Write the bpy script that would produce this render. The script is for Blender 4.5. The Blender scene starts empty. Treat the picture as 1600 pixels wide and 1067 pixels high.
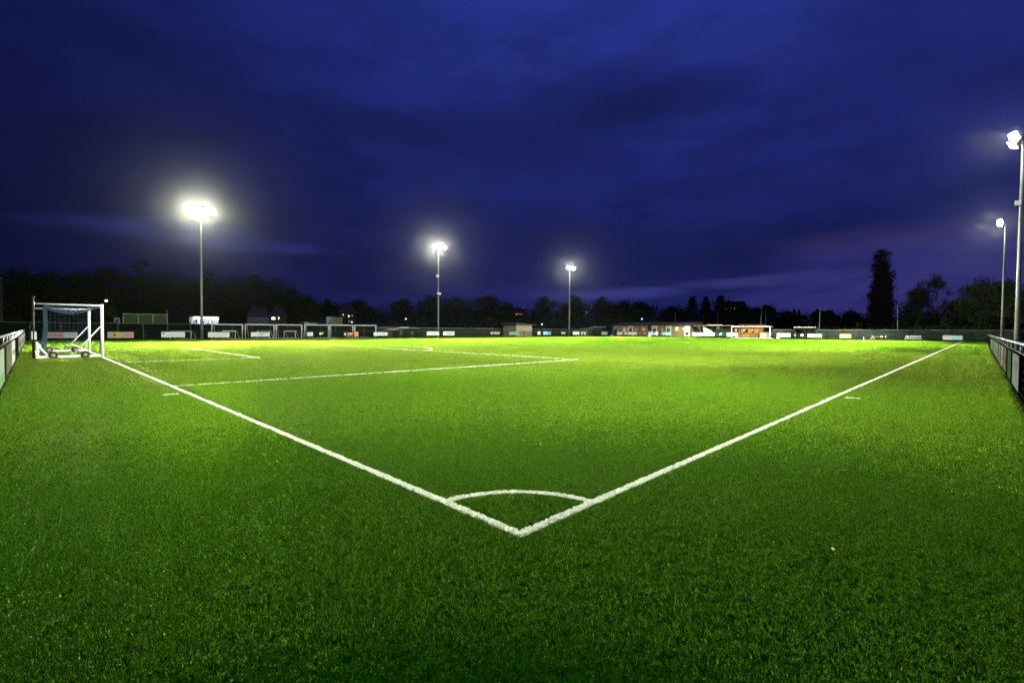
import bpy, bmesh, math, random
import numpy as np
from mathutils import Vector, Matrix

random.seed(7); rng = np.random.default_rng(11)
S = bpy.context.scene
COL = S.collection
# ------------------------------------------------------------------ camera model
FPX, CX, CY, CH, YAW, PIT, ROL = 741.6, -2.3426, -2.2220, 1.4286, 0.779851, -0.0235607, 0.00604099
FW = np.array([math.cos(YAW)*math.cos(PIT), math.sin(YAW)*math.cos(PIT), math.sin(PIT)])
R0 = np.array([math.sin(YAW), -math.cos(YAW), 0.0]); U0 = np.cross(R0, FW)
RT = R0*math.cos(ROL)+U0*math.sin(ROL); UP = -R0*math.sin(ROL)+U0*math.cos(ROL)
CAM = np.array([CX, CY, CH])
PW, PL = 63.8, 102.5            # pitch width and length
def ray(px, py): return FW + RT*(px-800)/FPX - UP*(py-533.5)/FPX
def onx(px, py, X):
    d = ray(px, py); return CAM + d*((X-CAM[0])/d[0])
def ony(px, py, Y):
    d = ray(px, py); return CAM + d*((Y-CAM[1])/d[1])
def atd(px, py, D):             # point at horizontal distance D
    d = ray(px, py); return CAM + d*(D/math.hypot(d[0], d[1]))
cam = bpy.data.cameras.new('camera'); camo = bpy.data.objects.new('camera', cam); COL.objects.link(camo)
cam.sensor_width = 36; cam.lens = 36*FPX/1600; cam.clip_start = 0.05; cam.clip_end = 3000
M = Matrix.Identity(4)
for i in range(3):
    M[i][0] = RT[i]; M[i][1] = UP[i]; M[i][2] = -FW[i]; M[i][3] = CAM[i]
camo.matrix_world = M
S.camera = camo

# ------------------------------------------------------------------ materials
MATS = {}
def mat(name, col, rough=0.6, metal=0.0, var=0.18, scale=3.0, bump=0.0, spec=0.5, emit=None, estr=0.0):
    if name in MATS: return MATS[name]
    m = bpy.data.materials.new(name); m.use_nodes = True
    nt = m.node_tree; b = nt.nodes['Principled BSDF']
    tc = nt.nodes.new('ShaderNodeTexCoord')
    n = nt.nodes.new('ShaderNodeTexNoise'); n.inputs['Scale'].default_value = scale; n.inputs['Detail'].default_value = 6
    nt.links.new(tc.outputs['Object'], n.inputs['Vector'])
    r = nt.nodes.new('ShaderNodeMapRange'); r.inputs['From Min'].default_value = .3; r.inputs['From Max'].default_value = .7
    r.inputs['To Min'].default_value = 1-var; r.inputs['To Max'].default_value = 1+var*.6
    nt.links.new(n.outputs['Fac'], r.inputs['Value'])
    mx = nt.nodes.new('ShaderNodeVectorMath'); mx.operation = 'SCALE'; mx.inputs[0].default_value = col[:3]
    nt.links.new(r.outputs['Result'], mx.inputs['Scale'])
    nt.links.new(mx.outputs['Vector'], b.inputs['Base Color'])
    b.inputs['Roughness'].default_value = rough; b.inputs['Metallic'].default_value = metal
    b.inputs['Specular IOR Level'].default_value = spec
    if spec < .1: b.inputs['IOR'].default_value = 1.02
    if bump:
        bp = nt.nodes.new('ShaderNodeBump'); bp.inputs['Strength'].default_value = bump; bp.inputs['Distance'].default_value = .02
        nt.links.new(n.outputs['Fac'], bp.inputs['Height']); nt.links.new(bp.outputs['Normal'], b.inputs['Normal'])
    if emit:
        b.inputs['Emission Color'].default_value = (*emit, 1); b.inputs['Emission Strength'].default_value = estr
    MATS[name] = m; return m
def stripes(name, c1, c2, axis, freq, rough=.7):
    if name in MATS: return MATS[name]
    m = bpy.data.materials.new(name); m.use_nodes = True
    nt = m.node_tree; b = nt.nodes['Principled BSDF']
    tc = nt.nodes.new('ShaderNodeTexCoord'); w = nt.nodes.new('ShaderNodeTexWave')
    w.bands_direction = axis; w.inputs['Scale'].default_value = freq; w.inputs['Distortion'].default_value = .4
    nt.links.new(tc.outputs['Object'], w.inputs['Vector'])
    n = nt.nodes.new('ShaderNodeTexNoise'); n.inputs['Scale'].default_value = 2.5; n.inputs['Detail'].default_value = 5
    nt.links.new(tc.outputs['Object'], n.inputs['Vector'])
    mx = nt.nodes.new('ShaderNodeMix'); mx.data_type = 'RGBA'
    mx.inputs['A'].default_value = (*c1, 1); mx.inputs['B'].default_value = (*c2, 1)
    nt.links.new(w.outputs['Fac'], mx.inputs['Factor'])
    m2 = nt.nodes.new('ShaderNodeMix'); m2.data_type = 'RGBA'; m2.blend_type = 'MULTIPLY'; m2.inputs['Factor'].default_value = .5
    nt.links.new(mx.outputs['Result'], m2.inputs['A']); nt.links.new(n.outputs['Color'], m2.inputs['B'])
    nt.links.new(m2.outputs['Result'], b.inputs['Base Color']); b.inputs['Roughness'].default_value = rough; b.inputs['Specular IOR Level'].default_value = .15
    bp = nt.nodes.new('ShaderNodeBump'); bp.inputs['Strength'].default_value = .5; bp.inputs['Distance'].default_value = .02
    nt.links.new(w.outputs['Fac'], bp.inputs['Height']); nt.links.new(bp.outputs['Normal'], b.inputs['Normal'])
    MATS[name] = m; return m
def glow(name, col, strength):
    if name in MATS: return MATS[name]
    return mat(name, (.8, .8, .8), .3, var=.05, emit=col, estr=strength)
def matt(m):                       # swap the glossy shader for a plain matt one, keeping colour and bump
    nt = m.node_tree; b = nt.nodes.get('Principled BSDF')
    if b is None: return m
    df = nt.nodes.new('ShaderNodeBsdfDiffuse')
    for k in ('Base Color', 'Normal'):
        if b.inputs[k].links: nt.links.new(b.inputs[k].links[0].from_socket, df.inputs['Color' if k == 'Base Color' else 'Normal'])
    nt.links.new(df.outputs[0], nt.nodes['Material Output'].inputs['Surface']); nt.nodes.remove(b); return m
WHITE = mat('white_painted_metal', (.74, .76, .72), .35, var=.12, scale=4)
WHITE2 = mat('weathered_white_metal', (.5, .53, .45), .5, var=.25, scale=5)
STEEL = mat('galvanised_steel', (.20, .225, .19), .5, .3, var=.2, scale=6)
DKGREEN = mat('dark_green_paint', (.008, .02, .013), .5, var=.3, scale=5, spec=.25)
MESHG = matt(mat('green_wire', (.008, .019, .012), .7, var=.2))
BLACK = mat('black_plastic', (.012, .012, .013), .5, var=.2)
RUBBER = mat('tyre_rubber', (.015, .015, .015), .8, var=.3)
NETBLUE = mat('blue_net_cord', (.002, .028, .052), .8, var=.2)
NETDARK = mat('dark_net_cord', (.05, .06, .05), .8, var=.2)
RAIL = mat('bright_rail_metal', (.15, .165, .145), .3, .3, var=.15, scale=6)
ROOF = mat('dark_roof_felt', (.02, .02, .022), .9, var=.3, bump=.3)
WOODD = mat('dark_timber', (.03, .028, .02), .8, var=.4, scale=3, bump=.4)

# ------------------------------------------------------------------ mesh builder
class MB:
    def __init__(s): s.v = []; s.f = []
    def poly(s, pts):
        k = len(s.v); s.v += [tuple(map(float, p)) for p in pts]; s.f.append(tuple(range(k, k+len(pts)))); return s
    def hexa(s, p):             # 8 points: bottom 4, top 4
        k = len(s.v); s.v += [tuple(map(float, q)) for q in p]
        for f in ((3,2,1,0),(4,5,6,7),(0,1,5,4),(1,2,6,5),(2,3,7,6),(3,0,4,7)): s.f.append(tuple(k+i for i in f))
        return s
    def box(s, a, b):
        x0,y0,z0 = [min(a[i],b[i]) for i in range(3)]; x1,y1,z1 = [max(a[i],b[i]) for i in range(3)]
        return s.hexa([(x0,y0,z0),(x1,y0,z0),(x1,y1,z0),(x0,y1,z0),(x0,y0,z1),(x1,y0,z1),(x1,y1,z1),(x0,y1,z1)])
    def tube(s, pts, r, n=8, r2=None, cap=True):
        pts = [np.array(p, float) for p in pts]; k0 = len(s.v); m = len(pts)
        for i, p in enumerate(pts):
            t = pts[min(i+1, m-1)]-pts[max(i-1, 0)]; t = t/np.linalg.norm(t)
            a = np.cross(t, (0,0,1)) if abs(t[2]) < .95 else np.cross(t, (1,0,0))
            a /= np.linalg.norm(a); b = np.cross(t, a)
            rr = r if r2 is None else r+(r2-r)*i/(m-1)
            for j in range(n):
                q = p+rr*(math.cos(2*math.pi*j/n)*a+math.sin(2*math.pi*j/n)*b); s.v.append(tuple(q))
        for i in range(m-1):
            for j in range(n):
                j2 = (j+1) % n
                s.f.append((k0+i*n+j, k0+i*n+j2, k0+(i+1)*n+j2, k0+(i+1)*n+j))
        if cap:
            s.f.append(tuple(k0+j for j in range(n))[::-1]); s.f.append(tuple(k0+(m-1)*n+j for j in range(n)))
        return s
    def disc(s, c, nrm, r, th, n=20):
        nrm = np.array(nrm, float); c = np.array(c, float)
        return s.tube([c-nrm*th/2, c+nrm*th/2], r, n)
    def ball(s, c, r, n=8, m=6, sc=(1,1,1)):
        k = len(s.v)
        for i in range(m+1):
            th = math.pi*i/m
            for j in range(n):
                ph = 2*math.pi*j/n
                s.v.append((c[0]+sc[0]*r*math.sin(th)*math.cos(ph), c[1]+sc[1]*r*math.sin(th)*math.sin(ph), c[2]+sc[2]*r*math.cos(th)))
        for i in range(m):
            for j in range(n):
                j2 = (j+1) % n; s.f.append((k+i*n+j, k+(i+1)*n+j, k+(i+1)*n+j2, k+i*n+j2))
        return s
    def build(s, name, material, parent=None, smooth=False, bevel=0):
        me = bpy.data.meshes.new(name)
        o = np.array(parent.location) if parent is not None else np.zeros(3)
        if parent is not None and parent.parent is not None: o = o+np.array(parent.parent.location)
        me.from_pydata([tuple(np.array(v)-o) for v in s.v], [], s.f); me.update()
        me.materials.append(material)
        if smooth: me.polygons.foreach_set('use_smooth', [True]*len(me.polygons))
        ob = bpy.data.objects.new(name, me); COL.objects.link(ob)
        if parent is not None: ob.parent = parent
        if bevel:
            bv = ob.modifiers.new('bevel', 'BEVEL'); bv.width = bevel; bv.segments = 2; bv.limit_method = 'ANGLE'
        return ob
def tag(o, label, cat, group=None, kind=None):
    if label: o['label'] = label
    if cat: o['category'] = cat
    if group: o['group'] = group
    if kind: o['kind'] = kind
    return o
def thing(name, loc, label, cat, group=None):
    o = bpy.data.objects.new(name, None); o.location = Vector([float(q) for q in loc]); o.empty_display_size = .2
    COL.objects.link(o); return tag(o, label, cat, group)
def struct(o): o['kind'] = 'structure'; return o

class Plane:                    # vertical plane: origin, u direction (viewer's left to right), outward normal
    def __init__(s, o, u, n, axis, val): s.o = np.array(o, float); s.u = np.array(u, float); s.n = np.array(n, float); s.axis = axis; s.val = val
    def P(s, u, z, d=0.0): return s.o+s.u*u+s.n*d+np.array((0,0,z))
    def uz(s, px, py):
        p = onx(px, py, s.val) if s.axis == 'x' else ony(px, py, s.val)
        return float((p-s.o) @ s.u), float(p[2])
def FARP(y): return Plane((0,y,0), (1,0,0), (0,-1,0), 'y', y)
def ENDP(x): return Plane((x,0,0), (0,-1,0), (-1,0,0), 'x', x)
def LEFTP(x): return Plane((x,0,0), (0,1,0), (1,0,0), 'x', x)
def RIGHTP(y): return Plane((0,y,0), (-1,0,0), (0,1,0), 'y', y)
def slab(mb, pl, u0, u1, z0, z1, d0, d1):
    return mb.hexa([pl.P(u0,z0,d1), pl.P(u1,z0,d1), pl.P(u1,z0,d0), pl.P(u0,z0,d0), pl.P(u0,z1,d1), pl.P(u1,z1,d1), pl.P(u1,z1,d0), pl.P(u0,z1,d0)])
def text_mesh(txt, pl, u0, u1, z0, z1, d, material, parent, name='lettering'):
    cu = bpy.data.curves.new('lettering', 'FONT'); cu.body = txt; cu.extrude = 0; cu.offset = .012
    to = bpy.data.objects.new('lettering', cu); me = bpy.data.meshes.new_from_object(to)
    bpy.data.objects.remove(to)
    v = np.array([w.co[:] for w in me.vertices]); mn = v.min(0); mx = v.max(0)
    loc = np.array(parent.location)
    for w, q in zip(me.vertices, v):
        a = (q[0]-mn[0])/(mx[0]-mn[0]); b = (q[1]-mn[1])/(mx[1]-mn[1])
        w.co = Vector(pl.P(u0+(u1-u0)*a, z0+(z1-z0)*b, d)-loc)
    me.name = name; me.materials.clear(); me.materials.append(material)
    ob = bpy.data.objects.new(name, me); COL.objects.link(ob); ob.parent = parent
    return ob
# ------------------------------------------------------------------ tuning
LIGHT = 350000.0; LENS_STR = 450.0; HAZE = .000015; HAZE_G = .966
GRASS_DIF = (.0004, .015, .0003); GRASS_TRN = (.0010, .023, .0002); GRASS_SPEC = .02; GLOSS_R = .50; GLOSS_IOR = 1.26; UPN = .88
GLOSS_N, GLOSS_C, GLOSS_F = (.092, .225, .010), (.150, .305, .016), (.148, .228, .020)  # same turf, sheen painted by distance: dim near, brighter and yellower beyond
# ------------------------------------------------------------------ world: dusk sky
def build_world():
    w = bpy.data.worlds.new('World'); S.world = w; w.use_nodes = True
    nt = w.node_tree; nt.nodes.clear(); L = nt.links.new
    def N(t, **k):
        n = nt.nodes.new(t)
        for a, b in k.items(): setattr(n, a, b)
        return n
    out = N('ShaderNodeOutputWorld'); bg = N('ShaderNodeBackground'); L(bg.outputs[0], out.inputs[0])
    tc = N('ShaderNodeTexCoord')
    sep = N('ShaderNodeSeparateXYZ'); L(tc.outputs['Generated'], sep.inputs[0])
    def math_(op, a, b=None, clamp=False):
        n = N('ShaderNodeMath', operation=op); n.use_clamp = clamp
        for i, q in enumerate((a, b)):
            if q is None: continue
            if isinstance(q, (int, float)): n.inputs[i].default_value = q
            else: L(q, n.inputs[i])
        return n.outputs[0]
    def dot(v):
        n = N('ShaderNodeVectorMath', operation='DOT_PRODUCT'); L(tc.outputs['Generated'], n.inputs[0]); n.inputs[1].default_value = v
        return n.outputs['Value']
    def mixc(f, a, b, blend='MIX'):
        n = N('ShaderNodeMix', data_type='RGBA', blend_type=blend)
        for k, q in (('Factor', f), ('A', a), ('B', b)):
            if isinstance(q, tuple): n.inputs[k].default_value = (*q, 1)
            elif isinstance(q, (int, float)): n.inputs[k].default_value = q
            else: L(q, n.inputs[k])
        return n.outputs['Result']
    def mr(v, a, b, c, d, smooth=True):
        n = N('ShaderNodeMapRange', interpolation_type='SMOOTHSTEP' if smooth else 'LINEAR')
        L(v, n.inputs['Value'])
        for k, q in zip(('From Min', 'From Max', 'To Min', 'To Max'), (a, b, c, d)): n.inputs[k].default_value = q
        return n.outputs['Result']
    # elevation gradient
    cr = N('ShaderNodeValToRGB'); L(sep.outputs['Z'], cr.inputs['Fac'])
    el = cr.color_ramp.elements
    el[0].position = 0.0; el[0].color = (.0130, .0150, .094, 1)
    el[1].position = 1.0; el[1].color = (.020, .034, .23, 1)
    for p, c in ((.10, (.0108, .0132, .086)), (.22, (.0096, .0140, .098)), (.36, (.0128, .0190, .136)), (.55, (.0180, .0285, .205))):
        e = el.new(p); e.color = (*c, 1)
    def scale(c, f):
        n = N('ShaderNodeVectorMath', operation='SCALE'); L(c, n.inputs[0]); L(f, n.inputs['Scale']); return n.outputs[0]
    # azimuth: the sky is darkest to the left, away from the last of the sunset
    az = dot((R0[0], R0[1], 0))
    col = scale(cr.outputs['Color'], mr(az, -.80, .10, .40, 1.10))
    # azimuth / elevation of every direction, warped by noise so that cloud edges are ragged
    azr = math_('ARCTAN2', sep.outputs['Y'], sep.outputs['X']); elr = math_('ARCSINE', sep.outputs['Z'])
    nm = N('ShaderNodeMapping'); nm.inputs['Scale'].default_value = (2.6, 2.6, 9); L(tc.outputs['Generated'], nm.inputs['Vector'])
    nw = N('ShaderNodeTexNoise'); nw.inputs['Scale'].default_value = 1.0; nw.inputs['Detail'].default_value = 8; nw.inputs['Roughness'].default_value = .56; L(nm.outputs[0], nw.inputs['Vector'])
    ws = N('ShaderNodeSeparateColor'); L(nw.outputs['Color'], ws.inputs[0])
    wa = math_('SUBTRACT', ws.outputs[0], .5); we = math_('SUBTRACT', ws.outputs[1], .5)
    n3 = N('ShaderNodeTexNoise'); n3.inputs['Scale'].default_value = 2.2; n3.inputs['Detail'].default_value = 9; n3.inputs['Roughness'].default_value = .6; L(nm.outputs[0], n3.inputs['Vector'])
    def cloud(azd, eld, wd, hd, amt, tilt=0.0, rag=1.0):
        """soft factor of a cloud centred on a compass direction, sizes in degrees"""
        da = math_('ADD', math_('SUBTRACT', azr, math.radians(azd)), math_('MULTIPLY', wa, math.radians(wd)*.9*rag))
        de = math_('ADD', math_('SUBTRACT', elr, math.radians(eld)), math_('MULTIPLY', we, math.radians(hd)*2.4*rag))
        de = math_('ADD', de, math_('MULTIPLY', da, tilt))
        q = math_('ADD', math_('POWER', math_('DIVIDE', da, math.radians(wd)), 2.0), math_('POWER', math_('DIVIDE', de, math.radians(hd)), 2.0))
        f = mr(q, 0.0, 1.0, amt, 0.0)
        return math_('MULTIPLY', f, mr(n3.outputs['Fac'], .30, .62, .45, 1.15))
    col = scale(col, mr(n3.outputs['Fac'], .30, .66, .80, 1.14))
    def deg(px, py):
        d = ray(px, py); return math.degrees(math.atan2(d[1], d[0])), math.degrees(math.atan2(d[2], math.hypot(d[0], d[1])))
    for px, py, wd, hd, amt, tilt in ((840, 195, 26, 5.5, .52, .10), (560, 200, 12, 3.0, .30, 0), (1030, 160, 13, 2.8, .38, .12), (1010, 400, 30, 5.5, .40, -.02), (120, 300, 22, 6, .35, 0), (1450, 60, 16, 7, .25, 0), (620, 430, 16, 3.0, .28, 0), (1240, 385, 16, 2.2, .32, .05)):
        a_, e_ = deg(px, py); f = cloud(a_, e_, wd, hd, amt, tilt); col = mixc(f, col, (.0068, .0092, .050))
    # sunset remnant: violet low on the right, and thin breaks between the layers
    for px, py, wd, hd, amt, tilt, c in ((1470, 425, 17, 5.0, .62, 0, (.041, .037, .182)), (1330, 462, 14, 2.2, .55, 0, (.046, .034, .175)), (1400, 370, 13, 1.6, .30, 0, (.060, .034, .13)),
            (255, 363, 12, 1.5, .55, .03, (.022, .032, .165)), (430, 389, 10, 1.0, .55, .04, (.024, .032, .17)), (560, 372, 9, 1.3, .3, 0, (.022, .030, .16)), (985, 459, 8, .9, .85, .03, (.040, .042, .205)), (1190, 438, 11, .8, .65, .03, (.048, .040, .19)), (900, 463, 9, .8, .35, 0, (.030, .034, .17)), (1250, 478, 10, 1.2, .5, 0, (.034, .028, .15))):
        a_, e_ = deg(px, py); f = cloud(a_, e_, wd, hd, amt, tilt, .7); col = mixc(f, col, c)
    gr = N('ShaderNodeVectorMath', operation='MULTIPLY'); L(col, gr.inputs[0]); gr.inputs[1].default_value = (.89, .95, 1.03); col = gr.outputs[0]
    # below the horizon: nothing to see, keep it dark
    hz = mr(sep.outputs['Z'], -.06, 0.0, 0.0, 1.0)
    sc3 = N('ShaderNodeVectorMath', operation='SCALE'); L(col, sc3.inputs[0]); L(hz, sc3.inputs['Scale']); col = sc3.outputs[0]
    L(col, bg.inputs['Color']); bg.inputs['Strength'].default_value = 1.0
build_world()

# ------------------------------------------------------------------ ground and markings
def grid_sheet(name, x0, x1, y0, y1, z, material):
    m = MB(); m.poly([(x0,y0,z),(x1,y0,z),(x1,y1,z),(x0,y1,z)]); return struct(m.build(name, material))
GROUND = mat('dark_outfield', (.018, .022, .014), .95, var=.5, scale=.4, bump=.4)
TURFBASE = mat('turf_infill', (.002, .017, .001), .95, var=.5, scale=14, bump=.3, spec=.0)
TARMAC = mat('tarmac_path', (.03, .03, .03), .9, var=.4, scale=2, bump=.3)
grid_sheet('ground', -520, 720, -520, 720, -.06, GROUND)
grid_sheet('path', -12, 116, -9, 76, -.03, TARMAC)
FX0, FX1, FY0, FY1 = -2.86, PL+3.2, -2.84, PW+3.0     # perimeter barrier lines
grid_sheet('pitch', FX0-.02, FX1+.02, FY0-.02, FY1+.02, 0, TURFBASE)
LINEW = .085
LINES = []                       # rectangles x0,x1,y0,y1
def ln(x0, x1, y0, y1): LINES.append((min(x0,x1), max(x0,x1), min(y0,y1), max(y0,y1)))
w = LINEW; H = PW/2
ln(0, PL, 0, w); ln(0, PL, PW-w, PW); ln(0, w, w, PW-w); ln(PL-w, PL, w, PW-w); ln(PL/2-w/2, PL/2+w/2, w, PW-w)
for s, X in ((1, 0), (-1, PL)):
    for dep, half in ((16.5, 20.16), (5.5, 9.16)):
        ln(X+s*w, X+s*dep, H-half, H-half+w); ln(X+s*w, X+s*dep, H+half-w, H+half); ln(X+s*(dep-w), X+s*dep, H-half+w, H+half-w)
ln(-.41, -.12, 10.05, 10.05+.09); ln(10.05, 10.14, -.41, -.12)
ARCS = [(0, 0, .96, 0, math.pi/2), (PL/2, H, 9.15, 0, 2*math.pi), (11, H, 9.15, -.925, .925), (PL, 0, .96, math.pi/2, math.pi)]
def line_dist(x, y):             # signed distance to the nearest marking (negative inside), numpy arrays
    d = np.full(x.shape, 1e9)
    for x0, x1, y0, y1 in LINES:
        dx = np.maximum(np.maximum(x0-x, x-x1), 0); dy = np.maximum(np.maximum(y0-y, y-y1), 0)
        ins = np.minimum(np.minimum(x-x0, x1-x), np.minimum(y-y0, y1-y))
        d = np.minimum(d, np.where(ins > 0, -ins, np.hypot(dx, dy)))
    for cx, cy, r, a0, a1 in ARCS:
        rr = np.hypot(x-cx, y-cy); a = np.arctan2(y-cy, x-cx)
        if a1 > math.pi+.1: a = np.mod(a, 2*math.pi)
        ok = (a >= a0) & (a <= a1)
        d = np.where(ok, np.minimum(d, np.abs(rr-r+w/2)-w/2), d)
    return d
LINEPAINT = mat('white_turf_base', (.30, .34, .26), .9, var=.25, scale=20)
def arc_sheet(mb, cx, cy, r, a0, a1, z, n):
    k = len(mb.v)
    for i in range(n+1):
        a = a0+(a1-a0)*i/n
        for q in (r-w, r): mb.v.append((cx+q*math.cos(a), cy+q*math.sin(a), z))
    for i in range(n): mb.f.append((k+2*i, k+2*i+1, k+2*i+3, k+2*i+2))
mk = MB()
for x0, x1, y0, y1 in LINES: mk.poly([(x0,y0,.004),(x1,y0,.004),(x1,y1,.004),(x0,y1,.004)])
for a in ARCS: arc_sheet(mk, *a, .0075, 64)
struct(mk.build('pitch_markings', LINEPAINT))

# ------------------------------------------------------------------ artificial grass
def grass_mat(name, dif, trn, rough, spec, kind, gc=None):
    m = bpy.data.materials.new(name); m.use_nodes = True; nt = m.node_tree; L = nt.links.new
    b = nt.nodes['Principled BSDF']; out = nt.nodes['Material Output']
    oi = nt.nodes.new('ShaderNodeObjectInfo'); ge = nt.nodes.new('ShaderNodeNewGeometry')
    n = nt.nodes.new('ShaderNodeTexNoise'); n.inputs['Scale'].default_value = .35; n.inputs['Detail'].default_value = 5
    L(ge.outputs['Position'], n.inputs['Vector'])
    n2 = nt.nodes.new('ShaderNodeTexNoise'); n2.inputs['Scale'].default_value = 9; n2.inputs['Detail'].default_value = 3
    L(ge.outputs['Position'], n2.inputs['Vector'])
    r1 = nt.nodes.new('ShaderNodeMapRange'); L(n.outputs['Fac'], r1.inputs['Value'])
    for k, q in zip(('From Min','From Max','To Min','To Max'), (.3,.7,.75,1.2) if kind == 'g' else (.3,.7,.9,1.05)): r1.inputs[k].default_value = q
    r2 = nt.nodes.new('ShaderNodeMapRange'); L(n2.outputs['Fac'], r2.inputs['Value'])
    for k, q in zip(('From Min','From Max','To Min','To Max'), (.3,.7,.75,1.2) if kind == 'g' else (.3,.7,.85,1.08)): r2.inputs[k].default_value = q
    r3 = nt.nodes.new('ShaderNodeMapRange'); L(oi.outputs['Random'], r3.inputs['Value']); r3.inputs['To Min'].default_value = .8 if kind == 'g' else .85; r3.inputs['To Max'].default_value = 1.2 if kind == 'g' else 1.08
    mu = nt.nodes.new('ShaderNodeMath'); mu.operation = 'MULTIPLY'; L(r1.outputs[0], mu.inputs[0]); L(r2.outputs[0], mu.inputs[1])
    mu2 = nt.nodes.new('ShaderNodeMath'); mu2.operation = 'MULTIPLY'; L(mu.outputs[0], mu2.inputs[0]); L(r3.outputs[0], mu2.inputs[1])
    def scl(c):
        s = nt.nodes.new('ShaderNodeVectorMath'); s.operation = 'SCALE'; s.inputs[0].default_value = c; L(mu2.outputs[0], s.inputs['Scale']); return s.outputs[0]
    L(scl(dif), b.inputs['Base Color']); b.inputs['Roughness'].default_value = rough; b.inputs['Specular IOR Level'].default_value = spec
    b.inputs['Specular Tint'].default_value = (1.0, .98, .5, 1) if kind == 'g' else (1, 1, .9, 1)
    tr = nt.nodes.new('ShaderNodeBsdfTranslucent'); L(scl(trn), tr.inputs['Color'])
    ad = nt.nodes.new('ShaderNodeAddShader'); L(b.outputs[0], ad.inputs[0]); L(tr.outputs[0], ad.inputs[1])
    gl = nt.nodes.new('ShaderNodeBsdfGlossy'); gl.inputs['Roughness'].default_value = GLOSS_R
    gl.inputs['Color'].default_value = (*(gc or (.9, .95, .8)), 1)
    # the bent fibre tips lie over: their sheen follows a normal that leans towards the sky
    un = nt.nodes.new('ShaderNodeMix'); un.data_type = 'VECTOR'; un.inputs['Factor'].default_value = UPN
    L(ge.outputs['Normal'], [q for q in un.inputs if q.name == 'A' and q.type == 'VECTOR'][0]); [q for q in un.inputs if q.name == 'B' and q.type == 'VECTOR'][0].default_value = (0, 0, 1)
    nn = nt.nodes.new('ShaderNodeVectorMath'); nn.operation = 'NORMALIZE'; L([q for q in un.outputs if q.type == 'VECTOR'][0], nn.inputs[0])
    un = nn.outputs[0]
    fr = nt.nodes.new('ShaderNodeFresnel'); fr.inputs['IOR'].default_value = GLOSS_IOR if kind == 'g' else 1.2
    if kind == 'g': L(un, fr.inputs['Normal']); L(un, gl.inputs['Normal'])
    ms = nt.nodes.new('ShaderNodeMixShader'); L(fr.outputs[0], ms.inputs['Fac']); L(ad.outputs[0], ms.inputs[1]); L(gl.outputs[0], ms.inputs[2])
    L(ms.outputs[0], out.inputs['Surface'])
    return m
GRASS_N, GRASS, GRASS_F = [grass_mat(nm, GRASS_DIF, GRASS_TRN, .38, GRASS_SPEC, 'g', gc) for nm, gc in (('green_turf_dim_sheen', GLOSS_N), ('green_turf_bright_sheen', GLOSS_C), ('green_turf_yellow_sheen', GLOSS_F))]
WGRASS = grass_mat('white_turf_fibre', (.74, .79, .67), (.34, .38, .28), .5, .3, 'w')
def tuft(name, n, rad, h, wd, material, seed, lean=.35):
    r = np.random.default_rng(seed); V = []; Fc = []
    for i in range(n):
        q = rad*math.sqrt(r.random()); a = r.random()*6.283; x, y = q*math.cos(a), q*math.sin(a)
        hh = h*(.65+.55*r.random()); ww = wd*(.7+.6*r.random()); t = r.random()*6.283
        la = r.random()*6.283; le = hh*lean*(.2+1.4*r.random())
        dx, dy = math.cos(t)*ww/2, math.sin(t)*ww/2; lx, ly = math.cos(la)*le, math.sin(la)*le
        k = len(V)
        V += [(x-dx,y-dy,0),(x+dx,y+dy,0),(x-dx*.85+lx*.4,y-dy*.85+ly*.4,hh*.6),(x+dx*.85+lx*.4,y+dy*.85+ly*.4,hh*.6),(x+lx,y+ly,hh*(1-.25*lean))]
        Fc += [(k,k+1,k+3,k+2),(k+2,k+3,k+4)]
    me = bpy.data.meshes.new(name); me.from_pydata(V, [], Fc); me.materials.append(material); me.update()
    return bpy.data.objects.new(name, me)
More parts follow.
